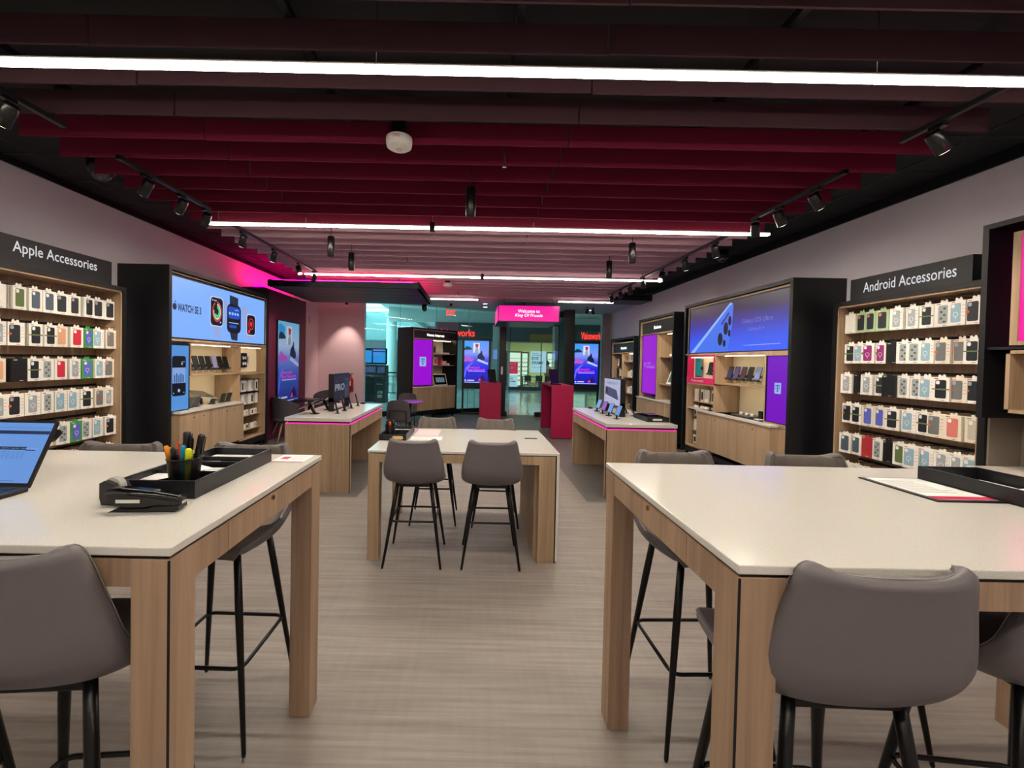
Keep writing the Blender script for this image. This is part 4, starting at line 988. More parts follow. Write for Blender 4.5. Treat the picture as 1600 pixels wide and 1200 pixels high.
sc_add(ring(MB(), 1.375, .435, .035, .065, 90, -150, .0045), 'watch_ring', '3cd0a0', .9)
m_ = MB().prism(rrect(1.625, 1.865, .37, .56, .04), s, .003, .004); m_.prism(rrect(1.65, 1.80, .22, .27, .02), s, .003, .004); sc_add(m_, 'watch_tiles', '1c4fc0', .85)
m_ = MB(); [m_.fbox(s, 1.64+.055*k, 1.675+.055*k, .43, .47, .0045, .005) for k in range(4)]; m_.fbox(s, 1.64, 1.84, .295, .308, .0045, .005); m_.fbox(s, 1.76, 1.84, .51, .52, .0045, .005); m_.fbox(s, 1.30, 1.36, .59, .605, .0045, .005); m_.prism(circ(1.27, .6, .012, 10), s, .004, .005); m_.prism(circ(1.46, .28, .015, 10), s, .004, .005); sc_add(m_, 'watch_text', '9fc4ff', .9)
m_ = ring(MB(), 2.15, .33, .062, .074, 0, 360, .0045); m_.prism([(2.12, .37), (2.18, .37), (2.185, .32), (2.15, .27), (2.115, .32)], s, .004, .0045); m_.fbox(s, 2.07, 2.12, .17, .23, .004, .0045); sc_add(m_, 'watch_heart', 'e83038', .9)
# portrait screen
ps = MB().fbox(fr, .06, .40, .94, 1.80, -.03, -.005).build('portrait_screen', emis('mid blue screen', '5a9ce8', .75), t)
m_ = MB(); m_.fbox(fr, .40, .415, .93, 1.82, -.03, .0); m_.fbox(fr, .05, .4, 1.80, 1.815, -.03, 0); m_.fbox(fr, .05, .4, .925, .94, -.03, 0); m_.build('portrait_bezel', BLACK, t)
p2 = fr.sub(.06, .94, -.005)
def ps_add(mb, name, color, e=.7): return mb.build(name, emis('print '+color, color, e), ps)
ps_add(MB().prism(rrect(.03, .285, .19, .72, .04), p2, .001, .002), 'phone_picture', '181c28', .4)
ps_add(MB().fbox(p2, .035, .28, .36, .565, .002, .003), 'photo_picture', '8fb0ea', .75)
m_ = MB(); [m_.prism(rrect(.06+.04*k, .085+.04*k, .365, .47+.02*(k % 2), .01), p2, .003, .0035) for k in range(5)]; m_.prism(circ(.155, .26, .026), p2, .002, .003); ps_add(m_, 'photo_figures', '3a74b8', .6)
m_ = MB(); m_.prism(circ(.155, .26, .02), p2, .003, .004); m_.prism(circ(.06, .23, .008), p2, .002, .003); m_.prism(circ(.25, .23, .008), p2, .002, .003); m_.fbox(p2, .20, .26, .64, .645, .002, .003); m_.fbox(p2, .20, .22, .60, .63, .002, .003); ps_add(m_, 'photo_buttons', 'c8d8f0', .7)
niche(t, fr, .43, 1.62, 1.38, 1.845, .30, name='phone_niche'); niche(t, fr, 1.63, 2.47, 1.38, 1.845, .18, name='watch_niche')
niche(t, fr, 1.62, 2.47, .235, 1.375, .42, name='accessory_niche', back=W_OAK)
MB().fbox(fr, .42, 1.61, .925, 1.375, -.42, -.41).build('back_panel', CREAM, t)
MB().fbox(fr, .5, 1.55, 1.365, 1.372, -.22, -.205).build('shelf_light', LIT, t)
counter(t, fr, .12, 1.61, .08, 4)
cols = [S_BLK, S_BLK, S_BLK, S_BLK, emis('lilac phone', 'b8a8d0', .5), S_BLK, S_BLK]
for k in range(7):
    wall_phone(fr, .62+.145*k, 1.46, -.13, '%s phone from the left in the niche under the smartwatch screen' % ORD[k], cols[k], 'phones in the left wall niche')
m_ = MB(); [m_.fbox(fr, .57+.145*k, .67+.145*k, 1.41, 1.455, -.288, -.286) for k in range(7)]; tag(m_.build('price_cards', mat('price card print', 'c9bd9c', .7)), 'row of faint price cards printed on the panel behind the niche phones', 'price card')
# watches in the niche
for k, (u, cc) in enumerate(((1.74, '5078b8'), (1.98, 'e8e8e8'))):
    t2 = thing('display_watch', ['smartwatch with a blue face hanging in the right niche of the left display', 'smartwatch card with four white app tiles in the right niche of the left display'][k], 'watch', fr.p(u, 1.5, -.15))
    if k == 0:
        MB().prism([(u-.045, 1.46), (u+.0, 1.45), (u+.02, 1.56), (u+.015, 1.68), (u-.03, 1.76), (u-.05, 1.72), (u-.01, 1.6)], fr, -.17, -.14).build('strap', BLK_PL, t2)
        MB().prism(rrect(u+.0, u+.10, 1.56, 1.67, .015), fr, -.15, -.12).build('face', emis('blue watch face', '5078c8', .6), t2)
    else:
        MB().prism(rrect(u-.07, u+.09, 1.48, 1.73, .02), fr, -.16, -.13).build('board', BLK_PL, t2)
        m_ = MB(); [m_.prism(rrect(a, a+.045, b, b+.05, .01), fr, -.13, -.128) for a in (u-.045, u+.02) for b in (1.52, 1.62)]; m_.build('app_tiles', WHITE, t2)
        MB().prism(rrect(u+.1, u+.14, 1.55, 1.67, .01), fr, -.16, -.13).build('side_watch', mat('grey watch', '8a8fa0', .3), t2)
# items on the left counter
for k, (u, lb) in enumerate(((.60, 'first'), (.74, 'second'), (1.12, 'third'), (1.36, 'fourth'), (1.52, 'fifth'))):
    t2 = thing('display_phone', '%s small black phone holder from the left on the left wall counter' % lb, 'phone', fr.p(u, .925, -.15), group='phone holders on the left counter')
    up = Vector((0, .35, .94)); f2 = Fr(fr.p(u, .925, -.12), (0, .9, -.33))
    f2 = Fr(fr.p(u, .93, -.12), (.6, .75, -.28))
    MB().prism(rrect(-.035, .035, .0, .15 if k != 2 else .08, .01), Fr(fr.p(u, .93, -.14), (.55, .8, 0), (0.0, .45, .89)), -.008, .008).build('phone_body', BLK_PL, t2)
    MB().fbox(fr, u-.035, u+.035, .925, .935, -.18, -.10).build('base', BLK_PL, t2)
t2 = thing('display_tablet', 'silver tablet on a low stand tilted on the left wall counter', 'tablet', fr.p(1.05, .925, -.25))
MB().prism([(-.2, 0), (.2, 0), (.2, .26), (-.2, .26)], Fr(fr.p(1.02, 1.02, -.12), (0, 1, -.12), (-.9, 0, .42)), 0, .012).build('tablet_body', mat('silver aluminium', 'b8b8ba', .3, .6), t2)
MB().prism([(-.18, .02), (.18, .02), (.18, .24), (-.18, .24)], Fr(fr.p(1.02, 1.02, -.12), (0, 1, -.12), (-.9, 0, .42)), .012, .013).build('screen', mat('grey glossy screen', '56585c', .1), t2)
MB().tube([fr.p(1.04, .93, -.25), fr.p(1.02, 1.05, -.25)], .02, 10).build('stand', BLK_PL, t2)
# packs in the accessory niche
for r_, (v, h, n) in enumerate(((1.02, .22, 7), (.79, .21, 7), (.60, .11, 6), (.35, .11, 6))):
    for k in range(n):
        u = 1.70+k*(.68/(n-1)); dk = (k+r_) % 4 == 2
        small_pack(fr, u, v+.03, -.12-.02*(k % 2), .085, h-.02, .03, CARD, 'small white box, %s from left, %s row, left accessory niche' % (ORD[k], ORD[r_]), 'boxes in the left accessory niche', INK if dk else (GRY if k % 2 else None))
    MB().fbox(fr, 1.64, 2.45, v+.02 if h < .2 else v+h+.02, v+.03 if h < .2 else v+h+.026, -.4, -.1).build('hook_bar', BLK_MET, t) if h >= .2 else MB().fbox(fr, 1.64, 2.45, v+.022, v+.03, -.4, -.08).build('shelf', W_OAK, t)

# ---------------- right fixture (phones)
L_ = 2.60; top = 2.765; fr = Fr((3.87, 7.62, 0), (0, -1, 0))
t = thing('wall_display', 'black framed wall display with a large dark blue phone screen on the right', 'wall display', (4.18, 6.3, 0))
case_frame(t, fr, L_, top, .63, L_)
MB().fbox(fr, .05, L_-.05, .22, 2.71, -.63, -.6).build('rear_board', W_OAK, t)
def grad_screen(name, stops, axis=2):
    m = bpy.data.materials.new(name); m.use_nodes = True; nt = m.node_tree; b = nt.nodes['Principled BSDF']; b.inputs['Base Color'].default_value = (.01, .01, .01, 1); b.inputs['Roughness'].default_value = .3
    tc = nt.nodes.new('ShaderNodeTexCoord'); sp = nt.nodes.new('ShaderNodeSeparateXYZ'); nt.links.new(tc.outputs['Generated'], sp.inputs[0])
    r = nt.nodes.new('ShaderNodeValToRGB'); nt.links.new(sp.outputs[axis], r.inputs[0])
    r.color_ramp.elements[0].position = stops[0][0]; r.color_ramp.elements[0].color = (*lin(stops[0][1]), 1)
    r.color_ramp.elements[1].position = stops[-1][0]; r.color_ramp.elements[1].color = (*lin(stops[-1][1]), 1)
    for p, c in stops[1:-1]: e = r.color_ramp.elements.new(p); e.color = (*lin(c), 1)
    nt.links.new(r.outputs[0], b.inputs['Emission Color']); b.inputs['Emission Strength'].default_value = .95
    return m
sc = MB().fbox(fr, .16, 2.52, 1.895, 2.665, -.05, -.01).build('screen', grad_screen('poster blue to black screen', [(0.0, '3c5cf2'), (.28, '3450e0'), (.55, '3a36a0'), (.8, '382f4e'), (1.0, '35303a')]), t)
m_ = MB(); m_.fbox(fr, .145, 2.535, 1.88, 1.895, -.06, 0); m_.fbox(fr, .145, 2.535, 2.665, 2.68, -.06, 0); m_.fbox(fr, .145, .16, 1.88, 2.68, -.06, 0); m_.fbox(fr, 2.52, 2.535, 1.88, 2.68, -.06, 0); m_.build('screen_bezel', BLACK, t)
m_ = MB(); m_.fbox(fr, .05, 2.55, 1.85, 1.88, -.3, .0); m_.fbox(fr, .115, .145, 1.88, 2.70, -.3, 0); m_.fbox(fr, .115, 2.55, 2.68, 2.70, -.1, 0); m_.build('wood_trim', W_OAK, t)
s = fr.sub(.16, 1.895, -.01)
sc_add(MB().prism([(.10, .0), (1.16, .72), (1.24, .70), (1.22, .40), (1.13, .0)], s, .001, .003), 'phone_picture', '4a74f0', .85)
sc_add(MB().prism([(.06, .0), (1.10, .70), (1.17, .745), (1.23, .72), (1.15, .70), (.18, .0)], s, .002, .005), 'phone_edge', '8ab4ff', .95)
m_ = MB(); m_.prism([(.95, .44), (1.13, .60), (1.14, .585), (.96, .42)], s, .003, .006)
for a, b_, rx, ry in ((.93, .20, .062, .10), (1.07, .36, .055, .10), (1.165, .47, .035, .075), (1.04, .13, .032, .055), (1.16, .28, .028, .055)): m_.prism(circ(a, b_, rx, 20, ry), s, .003, .006)
sc_add(m_, 'camera_picture', '12141e', .4)
m_ = MB(); m_.text('Galaxy S25 Ultra', s, 1.76, .42, .62, .085, .002); m_.text('Galaxy AI +', s, 1.76, .30, .32, .07, .002); sc_add(m_, 'lettering', '8a8ce0', .7)
sc_add(MB().fbox(s, 1.50, 2.22, .075, .085, .001, .002), 'underline', '8fa8ff', .9)
RDN = mat('magenta niche frame', 'd81860', .5)
niche(t, fr, .12, .97, 1.36, 1.85, .12, name='magenta_niche_frame', m=RDN, th=.035)
MB().fbox(fr, .12, .97, 1.36, 1.46, -.02, .004).build('niche_banner', RDN, t)
MB().text('The best network', fr, .47, 1.41, .40, .04, .006, bold=.01).build('lettering', WHITE, t)
niche(t, fr, .98, 2.13, 1.38, 1.85, .30, name='phone_niche')
niche(t, fr, .12, .98, .235, 1.355, .42, name='accessory_niche', back=W_OAK)
MB().fbox(fr, .99, 2.12, .925, 1.375, -.42, -.41).build('back_panel', CREAM, t)
MB().fbox(fr, 1.05, 2.05, 1.365, 1.372, -.22, -.205).build('shelf_light', LIT, t)
ps = MB().fbox(fr, 2.17, 2.53, .96, 1.81, -.03, -.005).build('portrait_screen', PUR1, t)
m_ = MB(); m_.fbox(fr, 2.13, 2.17, .93, 1.85, -.04, .0); m_.fbox(fr, 2.17, 2.55, 1.82, 1.85, -.04, 0); m_.fbox(fr, 2.17, 2.55, .925, .95, -.04, 0); m_.build('portrait_wood_frame', W_OAK, t)
m_ = MB(); m_.fbox(fr, 2.15, 2.17, .95, 1.82, -.02, .003); m_.fbox(fr, 2.17, 2.53, 1.81, 1.82, -.02, .003); m_.fbox(fr, 2.17, 2.53, .95, .96, -.02, .003); m_.build('portrait_bezel', BLACK, t)
MB().prism(rrect(2.31, 2.42, 1.33, 1.47, .005), fr, -.005, -.002).build('logo_tile', LBL, ps); tee(fr, 2.365, 1.40, .1, -.002, LBT, 'logo_letter', ps)
counter(t, fr, .63, 2.38, .08, 4)
MB().fbox(fr, .12, 2.56, .90, .925, -.5, -.02).build('counter_top', QUARTZ, t)
MB().fbox(fr, 2.38, 2.55, .22, .90, -.5, -.02).build('side_filler', W_OAK, t)
for k in range(5):
    wall_phone(fr, 1.13+.16*k, 1.46, -.13, '%s phone from the left in the niche under the dark blue screen' % ORD[k], [mat('navy phone back', '27305e', .3), mat('violet phone back', '4a3f78', .3), mat('plum phone back', '3a1838', .3), S_BLK, mat('pale blue phone back', '6f82b8', .3)][k], 'phones in the right wall niche')
wall_phone(fr, .74, 1.52, -.05, 'black phone in the magenta framed niche', S_BLK, 'phones in the magenta niche', lean=12)
t2 = thing('phone_case', 'teal phone case hanging in the magenta framed niche', 'phone case', fr.p(.38, 1.5, -.05))
MB().prism(rrect(.31, .47, 1.47, 1.80, .02), fr, -.07, -.045).build('case_back', mat('teal case back', '178a92', .4), t2); MB().prism(rrect(.31, .47, 1.47, 1.49, .01), fr, -.072, -.042).build('case_foot', BLK_PL, t2); MB().fbox(fr, .47, .52, 1.60, 1.65, -.07, -.05).build('arm', BLK_PL, t2)
m_ = MB(); [m_.fbox(fr, 1.08+.16*k, 1.18+.16*k, 1.41, 1.455, -.288, -.286) for k in range(5)]; tag(m_.build('price_cards', mat('price card print', 'c9bd9c')), 'row of faint price cards behind the phones in the right niche', 'price card')
for r_, (v, h, n) in enumerate(((1.02, .24, 5), (.75, .22, 5), (.50, .22, 5), (.26, .17, 5))):
    for k in range(n):
        u = .22+k*(.66/(n-1))
        small_pack(fr, u, v+.02, -.12-.02*(k % 2), .09 if r_ < 3 else .12, h-.03, .03 if r_ < 3 else .1, CARD, 'small white box, %s from left, %s row, right accessory niche' % (ORD[k], ORD[r_]), 'boxes in the right accessory niche', INK if (k+r_) % 2 else None)
    MB().fbox(fr, .14, .96, v+.005, v+.015, -.4, -.1).build('hook_bar', W_OAK, t)
t2 = thing('charger_tray', 'low tray of chargers and small gadgets on the right wall counter', 'tray', fr.p(1.55, .925, -.2)); MB().fbox(fr, 1.30, 1.72, .925, .945, -.34, -.08).build('base', mat('grey tray', '4a4a48', .5), t2)
m_ = MB(); [m_.tube([fr.p(1.36+.06*k, .945, -.2+.04*(k % 2)), fr.p(1.36+.06*k, .965+.02*(k % 2), -.2+.04*(k % 2))], .02, 10) for k in range(6)]; m_.build('chargers', WHITE, t2)
t2 = thing('charging_stand', 'small charging stand with a phone beside the charger tray', 'charger', fr.p(1.86, .925, -.15)); m_ = MB().fbox(fr, 1.82, 1.93, .925, .94, -.2, -.08); m_.build('base', WHITE, t2)
MB().prism(rrect(1.84, 1.91, .94, 1.05, .01), Fr(fr.p(0, 0, -.14), fr.r), -.01, .01).build('phone_body', BLK_PL, t2)

# ---------------- business, accessories and home internet fixtures
def tall_fixture(fr, L_, top, txt, tw, label, screen_u, shelf_u, shelves, screen_m, vs=(1.03, 2.33), hdr=(2.36, 2.62), depth=.6, peg=None):
    t = thing('wall_display', label, 'wall display', fr.p(L_/2, 0, -depth/2))
    case_frame(t, fr, L_, top, depth, L_)
    MB().fbox(fr, .05, L_-.05, .22, top-.05, -depth, -depth+.03).build('rear_board', W_OAK, t)
    MB().fbox(fr, .09, L_-.05, hdr[0], hdr[1], -.12, -.03).build('header_panel', CHAR, t)
    m_ = MB(); m_.fbox(fr, .05, .09, .22, top-.05, -.3, 0); m_.fbox(fr, .09, L_-.05, hdr[1], hdr[1]+.03, -.3, 0); m_.fbox(fr, .09, L_-.05, hdr[0]-.03, hdr[0], -.4, 0); m_.build('wood_trim', W_OAK, t)
    MB().text(txt, fr, L_*.52, (hdr[0]+hdr[1])/2, tw, .075, -.026, bold=.012).build('lettering', emis('glowing white letters', 'fff8ea', 2.2), t)
    MB().fbox(fr, shelf_u[0]+.05, shelf_u[1]-.05, hdr[0]-.04, hdr[0]-.03, -.2, -.18).build('shelf_light', LIT, t)
    if screen_u:
        ps = MB().fbox(fr, screen_u[0], screen_u[1], vs[0], vs[1], -.04, -.01).build('portrait_screen', screen_m, t)
        m_ = MB(); m_.fbox(fr, screen_u[0]-.015, screen_u[0], vs[0]-.015, vs[1]+.015, -.04, 0); m_.fbox(fr, screen_u[1], screen_u[1]+.015, vs[0]-.015, vs[1]+.015, -.04, 0); m_.fbox(fr, screen_u[0], screen_u[1], vs[1], vs[1]+.015, -.04, 0); m_.fbox(fr, screen_u[0], screen_u[1], vs[0]-.015, vs[0], -.04, 0)
        m_.build('screen_bezel', mat('plum bezel', '4a0e5c', .4), t)
        MB().fbox(fr, screen_u[1]+.02, screen_u[1]+.045, .93, hdr[0]-.03, -.4, 0).build('upright', W_OAK, t)
    else: ps = None
    for v in shelves: MB().fbox(fr, shelf_u[0], shelf_u[1], v-.02, v, -depth+.03, -.05).build('shelf', W_OAK, t)
    return t, ps
frB = Fr((3.9, 9.80, 0), (0, -1, 0))
t, ps = tall_fixture(frB, 1.72, 2.72, 'Business', .34, 'tall black framed display headed Business with a purple screen', (.2, .93), (.99, 1.66), (1.85, 1.27), PUR2)
counter(t, frB, .02, 1.66, .04, 3, v0=.25)
m_ = MB(); m_.text('BUSINESS', frB, .63, 1.62, .40, .05, -.008, bold=.01); m_.text('T FOR', frB, .52, 1.70, .22, .05, -.008, bold=.01); m_.build('lettering', emis('pale violet print', 'b48cf0', .8), ps)
tee(frB, .33, 1.66, .12, -.009, emis('pale violet print', 'b48cf0'), 'logo_letter', ps)
t2 = thing('display_tablet', 'white framed tablet leaning on the lower shelf of the Business display', 'tablet', frB.p(1.35, 1.27, -.3)); f2 = Fr(frB.p(1.36, 1.275, -.12), frB.r, Vector((.35, 0, .93)))
MB().prism(rrect(-.2, .26, 0, .42, .015), f2, -.012, 0).build('frame', mat('cream plastic', 'e9dfc4', .5), t2); MB().prism(rrect(-.16, .22, .04, .38, .006), f2, 0, .001).build('screen', emis('grey green screen', '5e7480', .6), t2)
for k, (u, v, lb) in enumerate(((1.35, 1.85, 'upper shelf'), (1.45, .925, 'counter'))):
    t2 = thing('card_reader', 'white card reader on a stand on the %s of the Business display' % lb, 'card reader', frB.p(u, v, -.2))
    MB().fbox(frB, u-.07, u+.07, v, v+.05, -.26, -.12).build('base', WHITE, t2); MB().fbox(frB, u-.05, u+.03, v+.05, v+.18, -.24, -.2).build('reader', BLK_PL if k else mat('grey reader', '55585c', .4), t2)
frA = Fr((3.9, 11.80, 0), (0, -1, 0))
t, _ = tall_fixture(frA, 1.72, 2.37, 'Accessories', .42, 'lower tall black framed display headed Accessories near the shop entrance', None, (.88, 1.66), (1.74, 1.34, .93), None, hdr=(1.98, 2.22))
MB().fbox(frA, .85, .88, .22, 1.95, -.5, 0).build('upright', W_OAK, t)
for r_, v in enumerate((1.74, 1.34, .93)):
    for k in range(4):
        small_pack(frA, .97+.18*k, v, -.15, .13, .15+.03*(k % 2), .1, WHITE if k % 3 else CARD, 'white boxed speaker, %s from left, %s shelf, Accessories display' % (ORD[k], ORD[r_]), 'boxes on the Accessories display shelves', GRY if k % 2 else None)
for r_, v in enumerate((1.62, 1.34, 1.06, .78)):
    for k in range(4):
        small_pack(frA, .20+.18*k, v, -.12, .09, .2, .03, [CARD, BLKB, CARD, CARD][(k+r_) % 4], 'hanging box, %s from left, %s hook row, Accessories display' % (ORD[k], ORD[r_]), 'hanging boxes of the Accessories display', [INK, None, SKIN, GRY][(k+r_) % 4])
    MB().fbox(frA, .1, .85, v+.2, v+.21, -.55, -.12).build('hook_bar', BLK_MET, t)
frH = Fr((-1.74, 11.2, 0), (.676, .739, 0))
t, ps = tall_fixture(frH, 1.76, 2.57, 'Home Internet', .66, 'free standing black display headed Home Internet with a purple screen', (.07, .76), (.84, 1.71), (1.86, 1.53), PUR2, vs=(.97, 2.24), hdr=(2.28, 2.50), depth=.62)
counter(t, frH, .03, 1.72, .0, 3, v0=.25)
MB().fbox(frH, .80, 1.71, .95, 2.24, -.6, -.585).build('back_panel', CREAM, t)
MB().prism(rrect(.31, .54, 1.50, 1.76, .005), frH, -.01, -.006).build('logo_tile', LBL, ps); tee(frH, .425, 1.63, .2, -.006, LBT, 'logo_letter', ps)
for k, (u, v, W_, H_, body, pic, lb) in enumerate(((1.0, 1.86, .2, .27, mat('grey box', 'b0a8a4', .5), INK, 'tall grey box on the top shelf'), (1.30, 1.86, .13, .17, WHITE, None, 'small white box on the top shelf'), (1.52, 1.86, .22, .05, WHITE, None, 'flat white router on the top shelf'),
        (.93, 1.53, .13, .24, mat('pink box', 'e8a0b0', .5), WHITE, 'pink and white box on the middle shelf'), (1.08, 1.53, .13, .24, WHITE, PINKP, 'white box with a pink picture on the middle shelf'), (1.22, 1.53, .12, .22, REDB, None, 'red box on the middle shelf'), (1.42, 1.53, .2, .13, mat('pink box', 'e8a0b0'), WHITE, 'low pink box on the middle shelf'), (1.60, 1.53, .1, .06, WHITE, None, 'small white puck box on the middle shelf'))):
    small_pack(frH, u, v, -.2, W_, H_, .1, body, lb+' of the Home Internet display', 'boxes on the Home Internet display', pic)
t2 = thing('display_tablet', 'white framed tablet leaning on the Home Internet counter', 'tablet', frH.p(1.25, .93, -.2)); f2 = Fr(frH.p(1.22, .93, -.1), frH.r, Vector((frH.n.x*-.3, frH.n.y*-.3, .95)))
MB().prism(rrect(-.27, .27, 0, .36, .012), f2, -.012, 0).build('frame', mat('cream plastic', 'e9dfc4'), t2); b = MB().prism(rrect(-.24, .24, .03, .33, .006), f2, 0, .001).build('screen', mat('dark phone screen', '060709'), t2)
m_ = MB(); [m_.prism(rrect(-.16+.07*k, -.11+.07*k, .1, .25, .01), f2, .001, .002) for k in range(5)]; m_.build('screen_picture', emis('grey screen picture', '7f93a8', .6), b)
# rightmost shadow box and wall counter
fr = Fr((4.04, 3.31, 0), (0, -1, 0)); t = thing('wall_display', 'black framed wall display with a magenta screen at the right edge', 'wall display', (4.27, 2.6, 1.3))
m_ = MB(); m_.fbox(fr, 0, .04, 1.30, 2.83, -.46, 0); m_.fbox(fr, 1.4, 1.44, 1.3, 2.83, -.46, 0); m_.fbox(fr, .04, 1.4, 2.79, 2.83, -.46, 0); m_.fbox(fr, .04, 1.4, 1.84, 1.86, -.46, -.02); m_.build('outer_case', BLACK, t)
m_ = MB(); m_.fbox(fr, .19, .235, 1.87, 2.72, -.3, 0); m_.fbox(fr, .235, 1.4, 2.69, 2.72, -.3, 0); m_.fbox(fr, .235, 1.4, 1.87, 1.90, -.3, 0)
m_.fbox(fr, .19, .215, 1.36, 1.83, -.44, .02); m_.fbox(fr, .19, 1.4, 1.805, 1.83, -.44, .02); m_.fbox(fr, .19, 1.4, 1.36, 1.385, -.44, .02); m_.fbox(fr, .2, 1.4, 1.38, 1.81, -.45, -.43); m_.build('wood_lining', W_OAK, t)
MB().fbox(fr, .235, 1.38, 1.90, 2.69, -.03, -.01).build('screen', PINK_S, t)
t2 = thing('wall_counter', 'pale topped wall counter at the right edge beside the Android bay', 'counter', (4.25, 2.5, 0)); MB().bev(4.02, 4.48, 1.6, 3.34, .87, .90, .003).build('counter_top', QUARTZ, t2); MB().box(4.06, 4.48, 1.6, 3.33, 0.1, .87).build('cabinet_body', mat('dark brown cabinet', '2a2422', .6), t2)
t3 = thing('accessory_box', 'small dark box with a blue stripe standing on the wall counter at the right edge', 'box', (4.2, 2.98, .9)); MB().bev(4.14, 4.24, 2.94, 3.0, .9, 1.03, .004).build('box', BLK_PL, t3); MB().box(4.138, 4.242, 2.938, 3.002, .95, .97).build('stripe', mat('light blue stripe', '6ca4cc', .5), t3)
o = MB().box(4.46, 4.498, 1.5, 3.34, .9, 1.36).box(4.2, 4.498, 3.342, 3.358, .9, 1.5).build('wall_panel', mat('taupe wall panel', '7d7266', .7)); tag(o, 'taupe panel on the wall between the right counter and the magenta display', 'panel')

# ============================================================ CANOPY, MAGENTA WALL, SIGNS
MAG_E = emis('magenta cove light', 'ff0072', 26.0)
t = thing('canopy', 'dark square canopy hung from the ceiling with magenta light glowing above it', 'canopy', (-2.5, 8.75, 3.0))
m_ = MB().box(-3.9, -1.08, 7.74, 9.82, 3.0, 3.015); m_.build('underside', mat('plum laminate', '50323e', .55), t)
m_ = MB().box(-3.9, -1.08, 7.70, 7.74, 3.0, 3.11); m_.box(-1.12, -1.08, 7.74, 9.78, 3.0, 3.13); m_.box(-3.9, -1.08, 9.78, 9.82, 3.0, 3.13); m_.box(-3.9, -3.86, 7.74, 9.78, 3.0, 3.13); m_.build('fascia', mat('matte black fascia', '08090c', .9, spec=.1), t)
m_ = MB(); [m_.box(-3.9, -1.08, 8.1+.41*k, 8.105+.41*k, 2.997, 3.001) for k in range(4)]; m_.build('underside_seams', BLACK, t)
m_ = MB().box(-3.8, -1.2, 7.80, 7.82, 3.11, 3.135); m_.box(-1.2, -1.18, 7.84, 9.7, 3.12, 3.135); m_.box(-3.8, -3.78, 7.84, 9.7, 3.12, 3.135); m_.build('light_line', MAG_E, t)
for x in (-3.4, -1.5):
    for y in (8.0, 9.5): MB().tube([(x, y, 3.13), (x, y, 3.56)], .005, 6).build('hanger_rod', BLACK, t)
t = thing('feature_wall', 'dark magenta panelled wall slab carrying a tall screen on the left', 'wall panel', (-4.33, 8.95, 0))
MG = mat('magenta wall laminate', '6a2240', .5)
for a, b in ((7.97, 8.44), (8.446, 9.20), (9.206, 9.95)): MB().box(XL+.021, -4.1, a, b, 0, 3.02).build('panel', MG, t)
MB().box(-4.3, -4.16, 7.97, 9.95, 3.02, 3.04).build('light_line', MAG_E, t)
o = MB().box(XL+.021, -4.0, 7.86, 7.97, 0, 2.98).build('end_post', BLACK); tag(o, 'black end post between the blue screen display and the magenta wall', 'post')
def network_poster(t, fr, W_, H_, e):
    """fr at the lower left corner"""
    base = MB().fbox(fr, 0, W_, 0, H_, -.01, 0).build('screen', POST[e], t)
    def a(m_, n, c, k=1.0): m_.build(n, emis('poster %s %g' % (c, e), c, e*k), base)
    X = lambda pts: [(p[0]*W_, p[1]*H_) for p in pts]
    a(MB().prism(X([(0, .80), (.28, .80), (.28, .93), (.1, .97), (0, .95)]), fr, 0, .001), 'sky_picture', '2f9fe8')
    a(MB().prism(X([(0, .82), (.08, .87), (.2, .86), (.32, .81), (.3, .79), (0, .78)]), fr, .001, .002), 'dark_picture', '14304e')
    a(MB().prism(X([(.36, .72), (.62, .72), (.62, .95), (.36, .95)]), fr, .001, .002), 'photo_tile', 'd4dcec')
    a(MB().prism(X([(.42, .72), (.58, .72), (.57, .80), (.52, .86), (.44, .80)]), fr, .002, .003), 'photo_figure', '8fa0b4'); a(MB().prism(X([(.46, .84), (.54, .84), (.58, .92), (.44, .93)]), fr, .002, .003), 'photo_hair', 'a83040')
    a(MB().prism(X([(0, .56), (.1, .64), (.22, .60), (.34, .58), (.42, .56), (.3, .50), (.12, .52), (0, .5)]), fr, .001, .002), 'ridge_picture', 'b850c8')
    a(MB().prism(X([(.52, .55), (.55, .66), (.66, .72), (.68, .76), (.72, .76), (.74, .68), (.82, .62), (.84, .56), (.7, .54)]), fr, .002, .003), 'rider_picture', '0e1c48')
    a(MB().prism(X([(.52, .53), (.96, .44), (.98, .48), (.56, .58)]), fr, .003, .004), 'snow_picture', 'b4c0f0'); a(MB().prism(X([(.0, .2), (.05, .36), (.24, .46), (.4, .50), (.26, .42), (.1, .3), (.03, .1)]), fr, .001, .002), 'ridge_shine', '5a6cf0')
    m_ = MB(); m_.text('America\'s', fr, .40*W_, .375*H_, .50*W_, .045*H_, .004, bold=.012); m_.text('Best Network', fr, .50*W_, .325*H_, .72*W_, .045*H_, .004, bold=.012); a(m_, 'lettering', 'e83cdc', 1.1)
    a(MB().fbox(fr, .16*W_, .86*W_, .275*H_, .290*H_, .001, .003), 'underline', 'b0b4f4')
    a(MB().prism(X([(.5, .06), (.62, .12), (.78, .20), (.84, .12), (.9, .06)]), fr, .001, .002), 'stage_picture', '300c50'); a(MB().prism(X([(.56, .05), (.66, .12), (.70, .06)]), fr, .002, .003), 'stage_pink', 'd848c0')
    m_ = MB().fbox(fr, .03*W_, .09*W_, .05*H_, .08*H_, .002, .003); m_.fbox(fr, .14*W_, .42*W_, .055*H_, .075*H_, .002, .003); m_.fbox(fr, .02*W_, .95*W_, .015*H_, .025*H_, .002, .003); a(m_, 'small_print', 'd0dcff')
    return base
POST = {}
